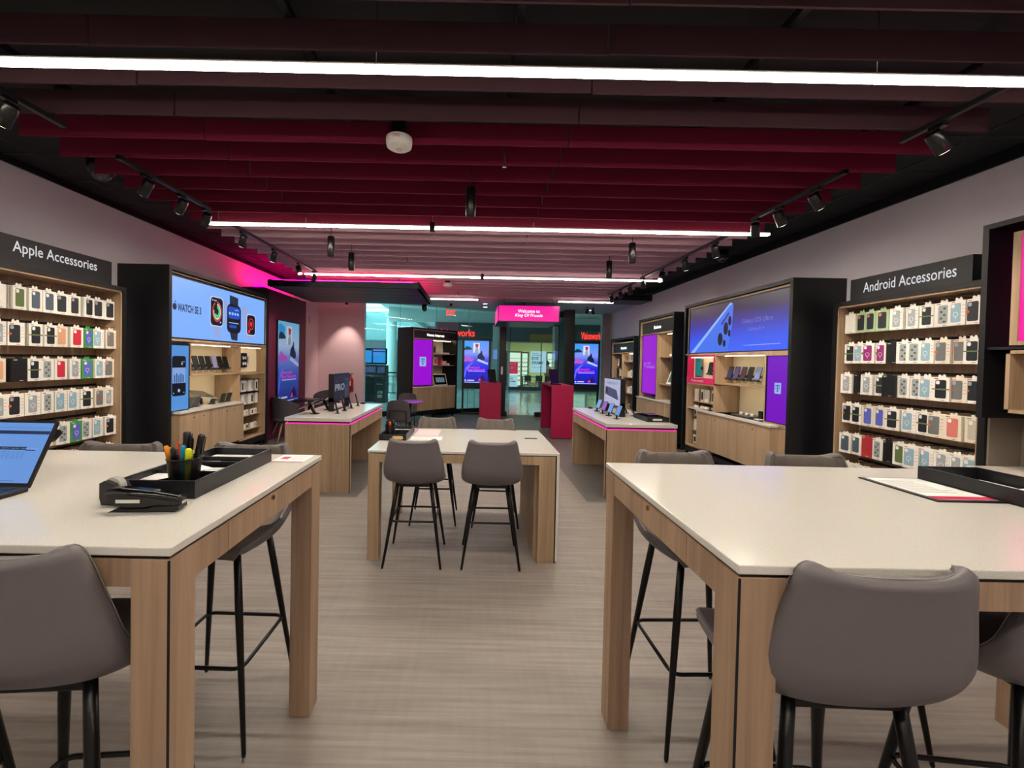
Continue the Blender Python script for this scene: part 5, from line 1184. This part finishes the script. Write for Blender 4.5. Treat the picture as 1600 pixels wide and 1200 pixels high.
for e in (.55, 1.0):
    if e < 1: POST[e] = grad_screen('poster dusk blue', [(0, '1c2c78'), (.35, '2c48a8'), (.55, '6478c0'), (.7, '9cb4d8'), (1, '64b0d4')]); POST[e].node_tree.nodes['Principled BSDF'].inputs['Emission Strength'].default_value = e+.15; continue
    POST[e] = grad_screen('poster night blue %g' % e, [(0, '1c18a0'), (.35, '1a20d8'), (.55, '3c48e0'), (.7, '7c90ec'), (1, '3f90f0')]); POST[e].node_tree.nodes['Principled BSDF'].inputs['Emission Strength'].default_value = e
t = thing('digital_poster', 'tall blue digital poster screen mounted on the magenta wall', 'screen', (-4.08, 8.97, .68))
MB().box(-4.1, -4.06, 8.46, 9.48, .68, 2.45).build('frame', BLACK, t); network_poster(t, Fr((-4.05, 8.48, .70), (0, 1, 0)), .98, 1.73, .55)
for x0, y, lb in ((-.34, 12.95, 'left of the entrance, beside the Home Internet display'), (3.25, 13.45, 'right of the entrance')):
    t = thing('digital_poster', 'black framed blue digital poster screen standing '+lb, 'screen', (x0+.4, y, 0))
    MB().bev(x0-.07, x0+.83, y, y+.10, .80, 2.40, .004).build('frame', BLACK, t)
    for x in (x0-.06, x0+.76): MB().box(x, x+.06, y+.02, y+.08, .03, .80).build('leg', BLACK, t)
    MB().bev(x0-.07, x0+.83, y-.08, y+.16, 0, .05, .004).build('base_plate', BLACK, t)
    network_poster(t, Fr((x0, y-.001, .98), (1, 0, 0)), .77, 1.33, 1.0)
# welcome sign
t = thing('welcome_sign', 'glowing magenta box sign reading Welcome to King Of Prussia', 'sign', (1.35, 11.2, 2.68))
x0, x1, y0, y1, z0, z1 = .56, 2.13, 10.5, 12.1, 2.69, 3.125
MB().box(x0, x1, y0+.01, y1-.01, z0, z0+.03).build('bottom_panel', BLACK, t)
m_ = MB()
for (a, b) in ((x0, y0), (x1-.02, y0), (x0, y1-.02), (x1-.02, y1-.02)): m_.box(a, a+.02, b, b+.02, z0, z1)
m_.box(x0, x1, y0, y0+.02, z0, z0+.025); m_.box(x0, x1, y0, y0+.02, z1-.02, z1); m_.box(x0, x0+.02, y0, y1, z0, z0+.025); m_.box(x0, x0+.02, y0, y1, z1-.02, z1); m_.box(x0, x1, y0, y1, z1-.01, z1)
m_.build('frame', mat('maroon metal', '3c0820', .4), t)
f_ = MB().box(x0+.02, x1-.02, y0+.004, y0+.01, z0+.025, z1-.02).build('front_face', emis('magenta sign', 'f8009a', .92), t)
MB().box(x0+.004, x0+.01, y0+.02, y1-.02, z0+.025, z1-.02).build('side_face', emis('magenta sign', 'fb0f9c'), t)
frw = Fr(((x0+x1)/2, y0+.004, 2.91), (1, 0, 0)); WE = emis('white sign letters', 'fff0fa', 1.3)
m_ = MB().text('Welcome to', frw, 0, .06, .56, .085, .002, bold=.01); m_.text('King Of Prussia', frw, 0, -.055, .70, .10, .002, shear=.25, bold=.01); m_.build('lettering', WE, f_)
for x in (.72, 1.97):
    for y in (10.6, 11.9): MB().tube([(x, y, 3.12), (x, y, 3.56 if y < 11 else 3.34)], .006, 6).build('hanger_rod', BLACK, t)
# exit sign
t = thing('exit_sign', 'hanging EXIT sign with red letters on clear acrylic', 'exit sign', (-.72, 12.0, 2.95))
MB().box(-.90, -.56, 11.98, 12.02, 3.20, 3.26).build('housing', mat('grey aluminium', '8a8c90', .4, .6), t); MB().box(-.88, -.58, 11.995, 12.005, 2.94, 3.20).build('acrylic_panel', GLASS, t)
MB().text('EXIT', Fr((-.73, 11.99, 3.06), (1, 0, 0)), 0, 0, .27, .16, .003, bold=.03).build('lettering', emis('exit red', 'ff3a30', 1.6), t); MB().tube([(-.73, 12, 3.26), (-.73, 12, 3.33)], .04, 12).build('canopy_mount', BLACK, t)
# podiums
def podium(x0, x1, y0, y1, z, label, sx):
    t = thing('podium', label, 'podium', ((x0+x1)/2, (y0+y1)/2, 0), group='magenta red greeting podiums')
    MB().bev(x0, x1, y0, y0+.06, .02, z-.04, .003).build('end_panel', RED, t); MB().bev(x0, x1, y1-.06, y1, .02, z-.04, .003).build('end_panel', RED, t)
    MB().bev(x0, x1, y0, y1, z-.04, z, .003).build('top', RED, t)
    MB().box((x0+x1)/2-.02, (x0+x1)/2+.1, y0+.06, y1-.06, .02, z-.04).build('inner_panel', BLACK, t)
    for y in (y0+.03, y1-.03):
        for x in (x0+.05, x1-.05): MB().tube([(x, y, 0), (x, y, .02)], .015, 8).build('foot', BLACK, t)
    t2 = thing('tablet', label.split(',')[0].replace('magenta red podium', 'black tablet tilted on the podium'), 'tablet', (x0+.15, y0+.25, z), group='podium tablets')
    f2 = Fr((x0+sx, y0+.3, z+.02), (.75, .66, 0), (-.12, .12, .98)); MB().prism(rrect(-.14, .14, 0, .34, .012), f2, -.01, .01).build('tablet_body', BLK_PL, t2)
    MB().bev(x0+sx-.09, x0+sx+.12, y0+.2, y0+.42, z, z+.03, .005).build('stand', BLK_PL, t2)
podium(1.69, 2.17, 8.98, 10.42, 1.17, 'magenta red podium right of the aisle, nearer one', .12)
podium(.15, .71, 10.95, 12.35, 1.10, 'magenta red podium left of the welcome sign, farther one', .34)
# fire extinguisher and small wall things
t = thing('fire_extinguisher', 'red fire extinguisher hanging on the pale pink wall', 'fire extinguisher', (-3.56, 11.8, .72))
MB().lathe([(0, 0), (.075, 0), (.08, .01), (.08, .34), (.065, .39), (.03, .42), (.025, .44), (0, .44)], (-3.56, 11.80, .72), 20).build('cylinder', REDP, t)
m_ = MB().tube([(-3.56, 11.8, 1.15), (-3.56, 11.8, 1.20)], .02, 8); m_.tube([(-3.6, 11.79, 1.21), (-3.50, 11.78, 1.24)], .012, 6); m_.tube([(-3.56, 11.78, 1.18), (-3.64, 11.74, 1.15), (-3.66, 11.74, 1.0), (-3.65, 11.74, .85)], .01, 6); m_.build('handle_and_hose', BLK_PL, t)
MB().box(-3.60, -3.53, 11.715, 11.72, .9, 1.03).build('label_sticker', PAPER, t); MB().box(-3.58, -3.54, 11.86, 11.9, .95, 1.1).build('bracket', BLK_MET, t)
o = MB().bev(XL+.021, XL+.05, 11.2, 11.3, 2.62, 2.80, .006).build('strobe_light', mat('pink white plastic', 'd8b8c0', .5)); tag(o, 'small pale alarm strobe on the pale side wall beyond the magenta wall', 'alarm')
# ---- lounge chairs with wooden legs
def lounge():
    t = thing('lounge_chair', 'x', 'chair', (0, 0, 0), group='charcoal lounge chairs by the magenta wall')
    def sh(u, v, o=0):
        a = (u*2-1)*math.radians(118); up = v
        r = .29+.03*up+o; hgt = .42+.0+(.46*up)*(.45+.55*math.cos(a*.5)**1.3)
        return Vector((r*math.sin(a), -r*math.cos(a)*.95, hgt))
    MB().grid(lambda u, v: sh(u, v), 29, 9).build('back_shell', FABRIC, t); MB().grid(lambda u, v: sh(u, v, -.04), 29, 9).build('inner_shell', FABRIC, t)
    m_ = MB(); vs = []
    for i in range(29): vs += [sh(i/28, 1), sh(i/28, 1, -.04)]
    m_.add(vs, [(2*i, 2*i+2, 2*i+3, 2*i+1) for i in range(28)], True); m_.build('rim', FABRIC, t)
    MB().lathe([(0, .36), (.22, .36), (.29, .40), (.29, .45), (.24, .49), (0, .50)], (0, 0, 0), 28).build('seat', FABRIC, t)
    for sx in (-1, 1):
        for sy in (-1, 1): MB().tube([(sx*.15, sy*.15, .37), (sx*.26, sy*.26, 0)], [.02, .012], 10).build('leg', W_OAK, t)
    freeze(t); return t
lc = lounge(); lc.location = (-3.78, 8.35, 0); lc.rotation_euler = (0, 0, math.radians(-50)); lc['label'] = 'charcoal lounge chair with oak legs beside the left display table, nearer one'
dup(lc, (-3.62, 10.1, 0), math.radians(170), 'charcoal lounge chair with oak legs against the pale wall, farther one')
def round_table(x, y, r, z, top, label):
    t = thing('side_table', label, 'table', (x, y, 0), group='small round tables')
    MB().lathe([(0, z), (r-.01, z), (r, z-.008), (r, z-.02), (r-.015, z-.028), (0, z-.028)], (x, y, 0), 36).build('top', top, t); MB().tube([(x, y, .02), (x, y, z-.028)], .025, 14).build('column', BLK_MET, t); MB().lathe([(0, .022), (r*.6, .012), (r*.62, 0), (0, 0)], (x, y, 0), 32).build('base', BLK_MET, t)
round_table(-3.72, 9.25, .33, .74, mat('black laminate', '15151a', .3), 'round black table between the two lounge chairs')
round_table(-1.42, 9.1, .30, .76, mat('violet lit laminate', '9a5cc0', .25), 'round table with a violet glow in front of the Home Internet display')  # violet light falling on the top is put into its colour
def side_chair(x, y, rz, label, first=None):
    t = thing('side_chair', label, 'chair', (0, 0, 0), group='charcoal side chairs')
    def bk(u, v): a = u*2-1; w_ = .235-.03*v**3; return Vector((a*w_, -.22-.05*v+.06*a*a, .46+.40*v-.05*abs(a)**4*v))
    m_ = MB().grid(bk, 17, 9); m_.grid(lambda u, v: bk(1-u, v)+Vector((0, -.035, 0)), 17, 9)
    lp = [(i/16, 0) for i in range(17)]+[(1, j/8) for j in range(1, 9)]+[(i/16, 1) for i in range(15, -1, -1)]+[(0, j/8) for j in range(7, 0, -1)]
    vs = []
    for u, v in lp: vs += [bk(u, v), bk(u, v)+Vector((0, -.035, 0))]
    n = len(lp); m_.add(vs, [(2*i, 2*((i+1) % n), 2*((i+1) % n)+1, 2*i+1) for i in range(n)], True); m_.build('backrest', FABRIC, t)
    MB().bev(-.23, .23, -.23, .22, .41, .47, .02).build('seat', FABRIC, t)
    MB().tube([(-.17, -.275, .0), (-.17, -.28, .63), (-.15, -.28, .65), (.15, -.28, .65), (.17, -.28, .63), (.17, -.275, 0)], .011, 8).build('back_frame', BLK_MET, t)
    for sx in (-1, 1): MB().tube([(sx*.18, -.2, .42), (sx*.19, .18, .41), (sx*.2, .2, 0)], .011, 8).build('leg', BLK_MET, t)
    t.location = (x, y, 0); t.rotation_euler = (0, 0, rz); return t
side_chair(-1.53, 8.45, 0.05, 'charcoal fabric chair with a black frame, back turned, behind the centre table tray')
side_chair(-1.60, 9.75, PI+.1, 'charcoal fabric chair facing the viewer across the violet lit table')

# ============================================================ THE MALL BEYOND
MW = mat('mall white paint', 'd6dede', .8); MD = mat('mall dark fascia', '454c50', .6); MG2 = mat('mall grey paint', '8f9a9c', .8)
SKYL = emis('mall skylight', 'a4e8f2', 7.0)
fz = Fr((0, 0, 0), (1, 0, 0), (0, 1, 0))
struct('mall_floor', MB().prism([(-9, 12.0), (-4.66, 11.9), (-3.22, 11.9), (.8, 13.75), (.95, 13.0), (2.8, 13.0), (3.1, 13.8), (12, 13.8), (12, 34), (-2.2, 34), (-2.2, 19.2), (-9, 19.2)], fz, -.1, 0), MARBLE)
struct('mall_lower_floor', MB().box(-30, -2.3, 19.2, 46, -4.1, -4.0), MARBLE)
struct('mall_far_wall', MB().box(-30, 14, 44, 44.2, -4, 9), mat('mall far wall paint', '7e9294', .8))
struct('mall_far_shopfront', MB().box(-26, -3, 43.6, 44, -.2, 3.7), MD)
struct('mall_ceiling', MB().box(-5.2, 12, 13.9, 44, 5.3, 5.4), MW)
m_ = MB()
for k in range(9): m_.box(-30, -5.2, 15+3.2*k, 15.5+3.2*k, 6.3, 6.5)
for k in range(6): m_.box(-28+4*k, -27.7+4*k, 15, 44, 6.25, 6.45)
struct('mall_skylight_ribs', m_, MW)
o = MB().box(-30, -5.2, 14, 44, 6.9, 6.95).build('mall_skylight', SKYL); o['kind'] = 'structure'
struct('mall_cornice', MB().box(-5.6, -5.1, 14, 44, 4.9, 7.0), MW)
ML = emis('added mall light', 'e8ffff', 9.0)  # panels added out of view to brighten the mall
for i, x in enumerate((-1.5, 1.5, 4.5, 7.5)):
    o = MB().box(x-.5, x+.5, 17.0, 17.25, 5.26, 5.3).build('ceiling_light', ML); tag(o, 'added unseen light panel in the mall ceiling, %s from left' % ORD[i], 'ceiling light', 'added mall light panels')
# arched bulkhead sweeping to the right
def arch(u, v): x = -5.2+17*u; return Vector((x, 22.0+v*6, 4.95-.55*math.sin(u*PI*.5)-.3*v))
m_ = MB().grid(arch, 24, 4); struct('mall_arch_soffit', m_, MW)
m_ = MB(); m_.grid(lambda u, v: arch(u, 0)+Vector((0, 0, v*.5)), 24, 3); struct('mall_arch_face', m_, MG2)
o = MB().prism([(-5.9, 20.0), (-4.9, 21.2), (-4.6, 20.6), (-5.5, 19.5)], Fr((0, 0, 5.0), (1, 0, 0), (0, 1, 0)), -.02, 0).build('ceiling_vent', mat('grey vent', '5c686c', .6)); tag(o, 'grey slotted vent in the mall ceiling by the white column', 'vent')
m_ = MB().prism([(-9.5, 15), (-8.9, 15), (-4.6, 22), (-4.6, 23)], Fr((0, 0, 5.1), (1, 0, 0), (0, 1, 0)), 0, .3); struct('mall_ceiling_beam', m_, MW)
t = thing('column', 'round white column standing in the bright mall atrium', 'column', (-5.3, 26, -4))
MB().tube([(-5.3, 26, -4), (-5.3, 26, 4.3)], .32, 32).build('shaft', MW, t); MB().tube([(-5.3, 26, 4.3), (-5.3, 26, 4.4), (-5.3, 26, 4.65)], [.34, .42, .42], 32).build('capital', MW, t); MB().tube([(-5.3, 26, .1), (-5.3, 26, .35)], .36, 32).build('collar', MW, t)
t = thing('railing', 'black railing with vertical bars along the mall atrium edge', 'railing', (-4.5, 19.1, 0))
m_ = MB().tube([(-8.5, 19.1, 1.06), (-2.3, 19.1, 1.06)], .03, 8); m_.build('top_rail', BLACK, t); MB().tube([(-8.5, 19.1, .12), (-2.3, 19.1, .12)], .02, 8).build('bottom_rail', BLACK, t); [MB().box(x-.03, x+.03, 19.07, 19.13, 0, 1.06).build('post', BLACK, t) for x in (-8.4, -6.4, -4.4, -2.4)]; MB().tube([(-8.5, 19.1, .9), (-2.3, 19.1, .9)], .015, 8).build('middle_rail', BLACK, t)
m_ = MB(); [m_.box(-8.4+.2*k, -8.38+.2*k, 19.09, 19.11, .12, .9) for k in range(30)]; m_.build('bars', BLACK, t)
KI = mat('dark green kiosk', '15262a', .4)
for i, (x0, x1, y) in enumerate(((-4.42, -3.86, 16.2), (-3.84, -3.44, 15.8))):
    t = thing('kiosk', ['wider dark cash machine beside the pink wall, seen through the glass', 'narrow dark cash machine with a lit screen, seen through the glass'][i], 'cash machine', ((x0+x1)/2, y, 0), group='cash machines in the mall')
    fr = Fr(((x0+x1)/2, y, 0), (1, 0, 0)); hw = (x1-x0)/2
    MB().prism([(0, 0), (.0, 1.0), (.12, 1.08), (.2, 1.44), (.6, 1.44), (.6, 0)], Fr((x0, y, 0), (0, 1, 0)), 0, x1-x0).build('cabinet', KI, t)
    s2 = Fr((x0+hw, y+.12, 1.08), (1, 0, 0), (0, .2, .9)); MB().fbox(s2, -hw*.7, hw*.7, .06, .30, 0, .01).build('screen', emis('kiosk screen', '6f94e0', .8 if i else .2), t)
    MB().fbox(fr, -hw*.7, hw*.7, .82, .95, 0, .02).build('keypad_shelf', BLK_PL, t)
    m_ = MB()
    if i: m_.text('Bitcoin', fr, 0, .72, hw*1.1, .05, .004); m_.text('ATM', fr, 0, .40, hw*1.0, .12, .004, bold=.02); m_.fbox(fr, -hw*.45, hw*.45, .20, .24, .001, .004); m_.fbox(fr, -hw*.45, hw*.45, .26, .30, .001, .004)
    else: m_.text('Play', fr, hw*.3, 1.0, hw*.7, .06, .03)
    m_.build('lettering', mat('pale kiosk print', 'b8c8c8', .6), t)
o = MB().box(-4.52, -4.44, 15.9, 16.9, 0, 1.05).build('side_cabinet', mat('brown cabinet', '5c4034', .6)); tag(o, 'brown cabinet side next to the dark cash machines', 'cabinet')
t = thing('hanging_screen', 'pair of bright blue screens above the cash machines in the mall', 'screen', (-4.4, 18, 1.5)); MB().box(-4.86, -3.86, 18.0, 18.1, 1.45, 2.15).build('frame', KI, t)
MB().box(-4.80, -4.52, 17.98, 18.0, 1.52, 2.05).build('screen', emis('cyan screen', '2f94e8', .9), t); MB().box(-4.46, -3.92, 17.98, 18.0, 1.52, 1.98).build('screen', emis('cyan screen', '2f94e8'), t); MB().box(-4.46, -3.92, 17.98, 18.0, 2.02, 2.1).build('header', emis('cyan screen', '2f94e8'), t)
for x in (-4.8, -3.92): MB().box(x-.02, x+.02, 18.02, 18.08, 0, 1.46).build('post', KI, t)
# optician across the concourse
YV = 24.4
struct('shop_fascia', MB().box(-2.4, 12, YV, YV+.4, 2.86, 3.95), MD)
struct('shop_fascia_trim', MB().box(-2.4, 12, YV-.06, YV, 2.82, 2.88), mat('fascia trim', '8a9698', .5))
struct('shop_upper_wall', MB().box(-5.2, 12, YV+.2, YV+.4, 3.95, 5.3), MW)
struct('window_3', MB().box(1.75, 9, YV+.1, YV+.12, .2, 2.84), GLASS)
m_ = MB().box(1.6, 9, YV+.04, YV+.2, 0, .2); m_.box(1.6, 1.72, YV, YV+.2, 0, 2.86)
for x in (3.9, 5.15, 6.6, 8.0): m_.box(x, x+.05, YV+.06, YV+.16, .2, 2.86)
struct('trim_10', m_, MD)
struct('shop_side_front', MB().box(-2.4, 1.6, YV+.1, YV+.3, 0, 2.86), MG2)
YG = mat('pale yellow green wall', 'd9dcb2', .8)
struct('shop_floor', MB().box(1.6, 9, YV+.2, 34, .001, .01), mat('shop carpet', '6c7068', .8))
struct('shop_back_wall', MB().box(1.6, 9.1, 33, 33.1, 0, 3.4), YG); struct('shop_side_wall', MB().box(1.5, 1.6, YV+.2, 33, 0, 3.4), mat('olive wall', '8c8a68', .8)); struct('shop_right_wall', MB().box(9, 9.1, YV+.2, 33, 0, 3.4), YG)
struct('shop_ceiling', MB().box(1.6, 9, YV+.4, 33, 3.3, 3.4), mat('shop ceiling', 'd8dcc0', .8))
EMS = emis('optician light panel', 'fbffd8', 14.0)
for k in range(2):
    for j in range(4):
        o = MB().box(2.5+1.7*j, 3.7+1.7*j, 26.2+3.2*k, 26.7+3.2*k, 3.27, 3.3).build('ceiling_light', EMS); tag(o, 'light panel in the optician ceiling, %s from left, %s row' % (ORD[j], ['front', 'back'][k]), 'ceiling light', 'optician ceiling light panels')
SHW = emis('lit white shelf back', 'e9f6dc', .9)
for i, (x, y, rz, W_) in enumerate(((2.6, 27.6, .5, 1.1), (3.3, 29.5, .3, 1.0), (5.6, 28.4, 0, 1.25), (7.1, 28.4, 0, 1.25))):
    t = thing('display_shelf', 'lit white spectacles display wall in the optician, %s from the left' % ORD[i], 'shelf', (x, y, 0), rz, group='optician display walls')
    loc = Fr((x, y, 0), (1, 0, 0)); MB().fbox(loc, -W_/2, W_/2, .1, 2.3, -.1, 0).build('lit_back', SHW, t)
    m_ = MB(); [m_.fbox(loc, -W_/2, W_/2, .4+.3*k, .43+.3*k, 0, .12) for k in range(6)]; m_.build('shelves', MG2, t)
    m_ = MB(); m_.fbox(loc, -W_/2-.05, -W_/2, 0, 2.4, -.12, .12); m_.fbox(loc, W_/2, W_/2+.05, 0, 2.4, -.12, .12); m_.fbox(loc, -W_/2, W_/2, 2.3, 2.4, -.12, .12); m_.build('frame', MD, t)
    m_ = MB(); [m_.fbox(loc, -W_/2+.08+.2*q, -W_/2+.2+.2*q, .45+.3*k, .49+.3*k, .05, .1) for k in range(5) for q in range(5)]; o = m_.build('spectacles', INK, t); o['kind'] = 'stuff'
for i, (x, y) in enumerate(((3.6, 26.4), (5.2, 26.6))):
    t = thing('fitting_desk', ['left', 'right'][i]+' dark desk inside the optician shop', 'desk', (x, y, 0)); MB().box(x-.6, x+.6, y-.3, y+.3, .72, .76).build('top', MD, t)
    for sx in (-1, 1): MB().box(x+sx*.55-.03, x+sx*.55+.03, y-.28, y+.28, .01, .72).build('leg', MD, t)
for i, x in enumerate((3.3, 4.0)):
    t = thing('desk_chair', ['left', 'right'][i]+' small dark chair at the optician desk', 'chair', (x, 25.75, 0), group='optician desk chairs'); MB().bev(x-.22, x+.22, 25.6, 26.0, .42, .47, .02).build('seat', MD, t); MB().bev(x-.21, x+.21, 25.55, 25.6, .5, .86, .02).build('backrest', MD, t)
    for a in (-.18, .18):
        for b in (25.62, 25.96): MB().tube([(x+a, b, .01), (x+a*.8, b, .42)], .015, 6).build('leg', CHROME, t)
def poster(x0, x1, z0, z1, bg, label, lines, y=YV-.0):
    t = thing('window_poster', label, 'poster', ((x0+x1)/2, y, z0)); MB().box(x0, x1, YV+.07, YV+.085, z0, z1).build('sheet', emis('backlit poster '+bg, bg, .75), t)
    fr = Fr((x0, YV+.07, z0), (1, 0, 0)); W_, H_ = x1-x0, z1-z0; m_ = MB()
    for txt, u, v, w_, h_, in lines: m_.text(txt, fr, u*W_, v*H_, w_*W_, h_*H_, .004, bold=.02)
    m_.build('lettering', mat('poster ink', '1c3038', .6) if bg != 'c02850' else mat('poster pale ink', 'f0c8d4', .6), t)
EYE = [('Time for', .32, .88, .4, .05), ('your annual', .38, .79, .55, .05), ('EYE', .30, .66, .42, .12), ('EXAM?', .46, .46, .70, .14), ('Walk in today', .42, .24, .65, .04)]
poster(3.29, 4.23, 1.07, 2.34, 'a4d8e4', 'large pale blue poster reading EYE EXAM in the optician window', EYE)
poster(1.97, 2.55, .18, .90, 'a4d8e4', 'small pale blue poster reading EYE EXAM low in the optician window', EYE)
poster(1.97, 2.55, .97, 1.68, 'c02850', 'small red sale poster in the optician window above the eye exam poster', [('SAVE', .5, .85, .6, .08), ('50%', .5, .5, .5, .2), ('OFF', .5, .22, .45, .1)])
VR = emis('red sign letters', 'ff3328', 2.2)
def vsign(fr, W_, label):
    t = thing('shop_sign', label, 'sign', fr.p(0, 0)); MB().text('Visionworks', fr, 0, 0, W_, .42, .03, bold=.015).build('lettering', VR, t)
vsign(Fr((-1.17, YV-.001, 3.33), (1, 0, 0)), 2.25, 'red lit Visionworks sign left of the entrance, partly hidden')
m_ = MB().prism([(5.9, 24.0), (7.6, 26.4), (7.4, 26.5), (5.7, 24.1)], fz, 2.86, 3.95); struct('shop_fascia_corner', MB().box(5.6, 7.8, YV-.02, YV, 2.9, 2.91), MD)
vsign(Fr((6.75, YV-.421, 3.27), (1, .0, 0)), 1.22, 'narrow red lit Visionworks sign right of the entrance')
o = MB().box(5.9, 7.6, YV-.42, YV-.02, 2.95, 3.6).build('sign_box', MD); tag(o, 'dark projecting box behind the narrow red sign', 'sign box')
o = MB().box(3.2, 4.9, YV-.03, YV-.005, 2.9, 3.35).build('ochre_panel', mat('dim ochre panel', '7a6a28', .3)); tag(o, 'dim ochre panel on the fascia above the optician window', 'panel')  # ochre panel for the blurred yellow sign on the fascia
o = MB().box(.93, 1.25, 21.8, 22.1, 0, 3.6).build('reflection_pier', mat('pale reflection pier', 'b4b0b0', .7)); o['kind'] = 'structure'  # pier and its blue panel added to stand for a glass reflection
o = MB().box(.96, 1.24, 21.78, 21.8, 1.8, 2.3).build('reflection_blue_panel', emis('reflection blue', '7c9ce8', .7)); tag(o, 'plain blue panel standing for a glass reflection left of the entrance', 'panel')
# person inside the optician
def person(x, y, label):
    t = thing('person', label, 'person', (x, y, 0), 0)
    SK = mat('skin', 'c08a6c', .6); TOP = mat('peach blouse', 'e0a078', .7)
    def skin_body(name, V, E, R, m):
        me = bpy.data.meshes.new(name); me.from_pydata(V, E, []); o = bpy.data.objects.new(name, me); COL.objects.link(o); o.parent = t; me.materials.append(m)
        md = o.modifiers.new('skin', 'SKIN'); md.use_smooth_shade = True
        for i, r in enumerate(R): me.skin_vertices[0].data[i].radius = (r, r*.8)
        me.skin_vertices[0].data[0].use_root = True
        sb = o.modifiers.new('sub', 'SUBSURF'); sb.levels = 1; sb.render_levels = 2; return o
    V = [(0, 0, .92), (0, 0, 1.1), (0, 0, 1.28), (0, 0, 1.40), (0, 0, 1.48), (0, -.01, 1.53), (0, -.015, 1.60), (0, 0, 1.67), (-.09, 0, .86), (-.10, .01, .48), (-.10, .03, .08), (-.10, -.10, .03), (.09, 0, .86), (.10, .01, .48), (.10, .03, .08), (.10, -.10, .03),
         (-.17, 0, 1.36), (-.22, .0, 1.12), (-.20, -.16, .95), (-.19, -.24, .90), (.17, 0, 1.36), (.22, .0, 1.12), (.20, -.16, .95), (.19, -.24, .90)]
    E = [(0, 1), (1, 2), (2, 3), (3, 4), (4, 5), (5, 6), (6, 7), (0, 8), (8, 9), (9, 10), (10, 11), (0, 12), (12, 13), (13, 14), (14, 15), (3, 16), (16, 17), (17, 18), (18, 19), (3, 20), (20, 21), (21, 22), (22, 23)]
    R = [.14, .12, .14, .11, .05, .07, .095, .06, .09, .06, .04, .035, .09, .06, .04, .035, .06, .045, .035, .03, .06, .045, .035, .03]
    skin_body('body', V, E, R, SK)
    skin_body('blouse', [(0, 0, .95), (0, 0, 1.12), (0, 0, 1.28), (0, 0, 1.40), (-.18, 0, 1.37), (-.225, 0, 1.14), (.18, 0, 1.37), (.225, 0, 1.14)], [(0, 1), (1, 2), (2, 3), (3, 4), (4, 5), (3, 6), (6, 7)], [.17, .145, .165, .10, .075, .06, .075, .06], TOP)
    skin_body('trousers', [(0, 0, .93), (-.09, 0, .84), (-.10, .01, .48), (-.10, .03, .12), (.09, 0, .84), (.10, .01, .48), (.10, .03, .12)], [(0, 1), (1, 2), (2, 3), (0, 4), (4, 5), (5, 6)], [.165, .11, .08, .06, .11, .08, .06], MD)
    hm = MB().lathe([(0, .11), (.06, .10), (.10, .05), (.11, -.01), (.10, -.06), (.07, -.09)], (0, .02, 1.62), 18); hm.lathe([(0, .05), (.04, .035), (.05, 0), (.04, -.035), (0, -.05)], (0.0, .05, 1.755), 14); hm.build('hair', mat('brown hair', '4a3024', .7), t, world=False)
    m_ = MB(); [m_.lathe([(0, .012), (.012, 0), (0, -.012)], (sx, -.094, 1.615), 8) for sx in (-.032, .032)]; m_.build('eyes', INK, t, world=False)
    MB().tube([(0, -.10, 1.60), (0, -.125, 1.575)], [.008, .014], 8).build('nose', SK, t, world=False); MB().tube([(-.02, -.1, 1.545), (.02, -.1, 1.545)], .006, 6).build('mouth', mat('lips', '9a4a44', .6), t, world=False)
    m_ = MB(); [m_.tube([(sx*.19, -.24, .9), (sx*.19+(k-1.5)*.014, -.275, .87+.003*k), (sx*.19+(k-1.5)*.018, -.30-.005*(k in (1, 2)), .84)], [.011, .009, .007], 6) for sx in (-1, 1) for k in range(4)]; [m_.tube([(sx*.17, -.24, .9), (sx*.15, -.27, .89)], [.012, .009], 6) for sx in (-1, 1)]; m_.build('fingers', SK, t, world=False)
    return t
person(4.42, 25.0, 'person with a brown bun and peach blouse standing inside the optician shop')
for i, (x, y) in enumerate(((.26, 11.9), (.28, 12.6), (3.6, 12.9))):
    o = MB().lathe([(0, 0), (.05, 0), (.06, .006), (.06, .01)], (x, y, 3.32), 18).build('downlight', emis('downlight', 'f0ffff', 3.0)); tag(o, '%s round downlight in the grey soffit before the entrance' % ['nearer left', 'farther left', 'right'][i], 'ceiling light', 'soffit downlights')
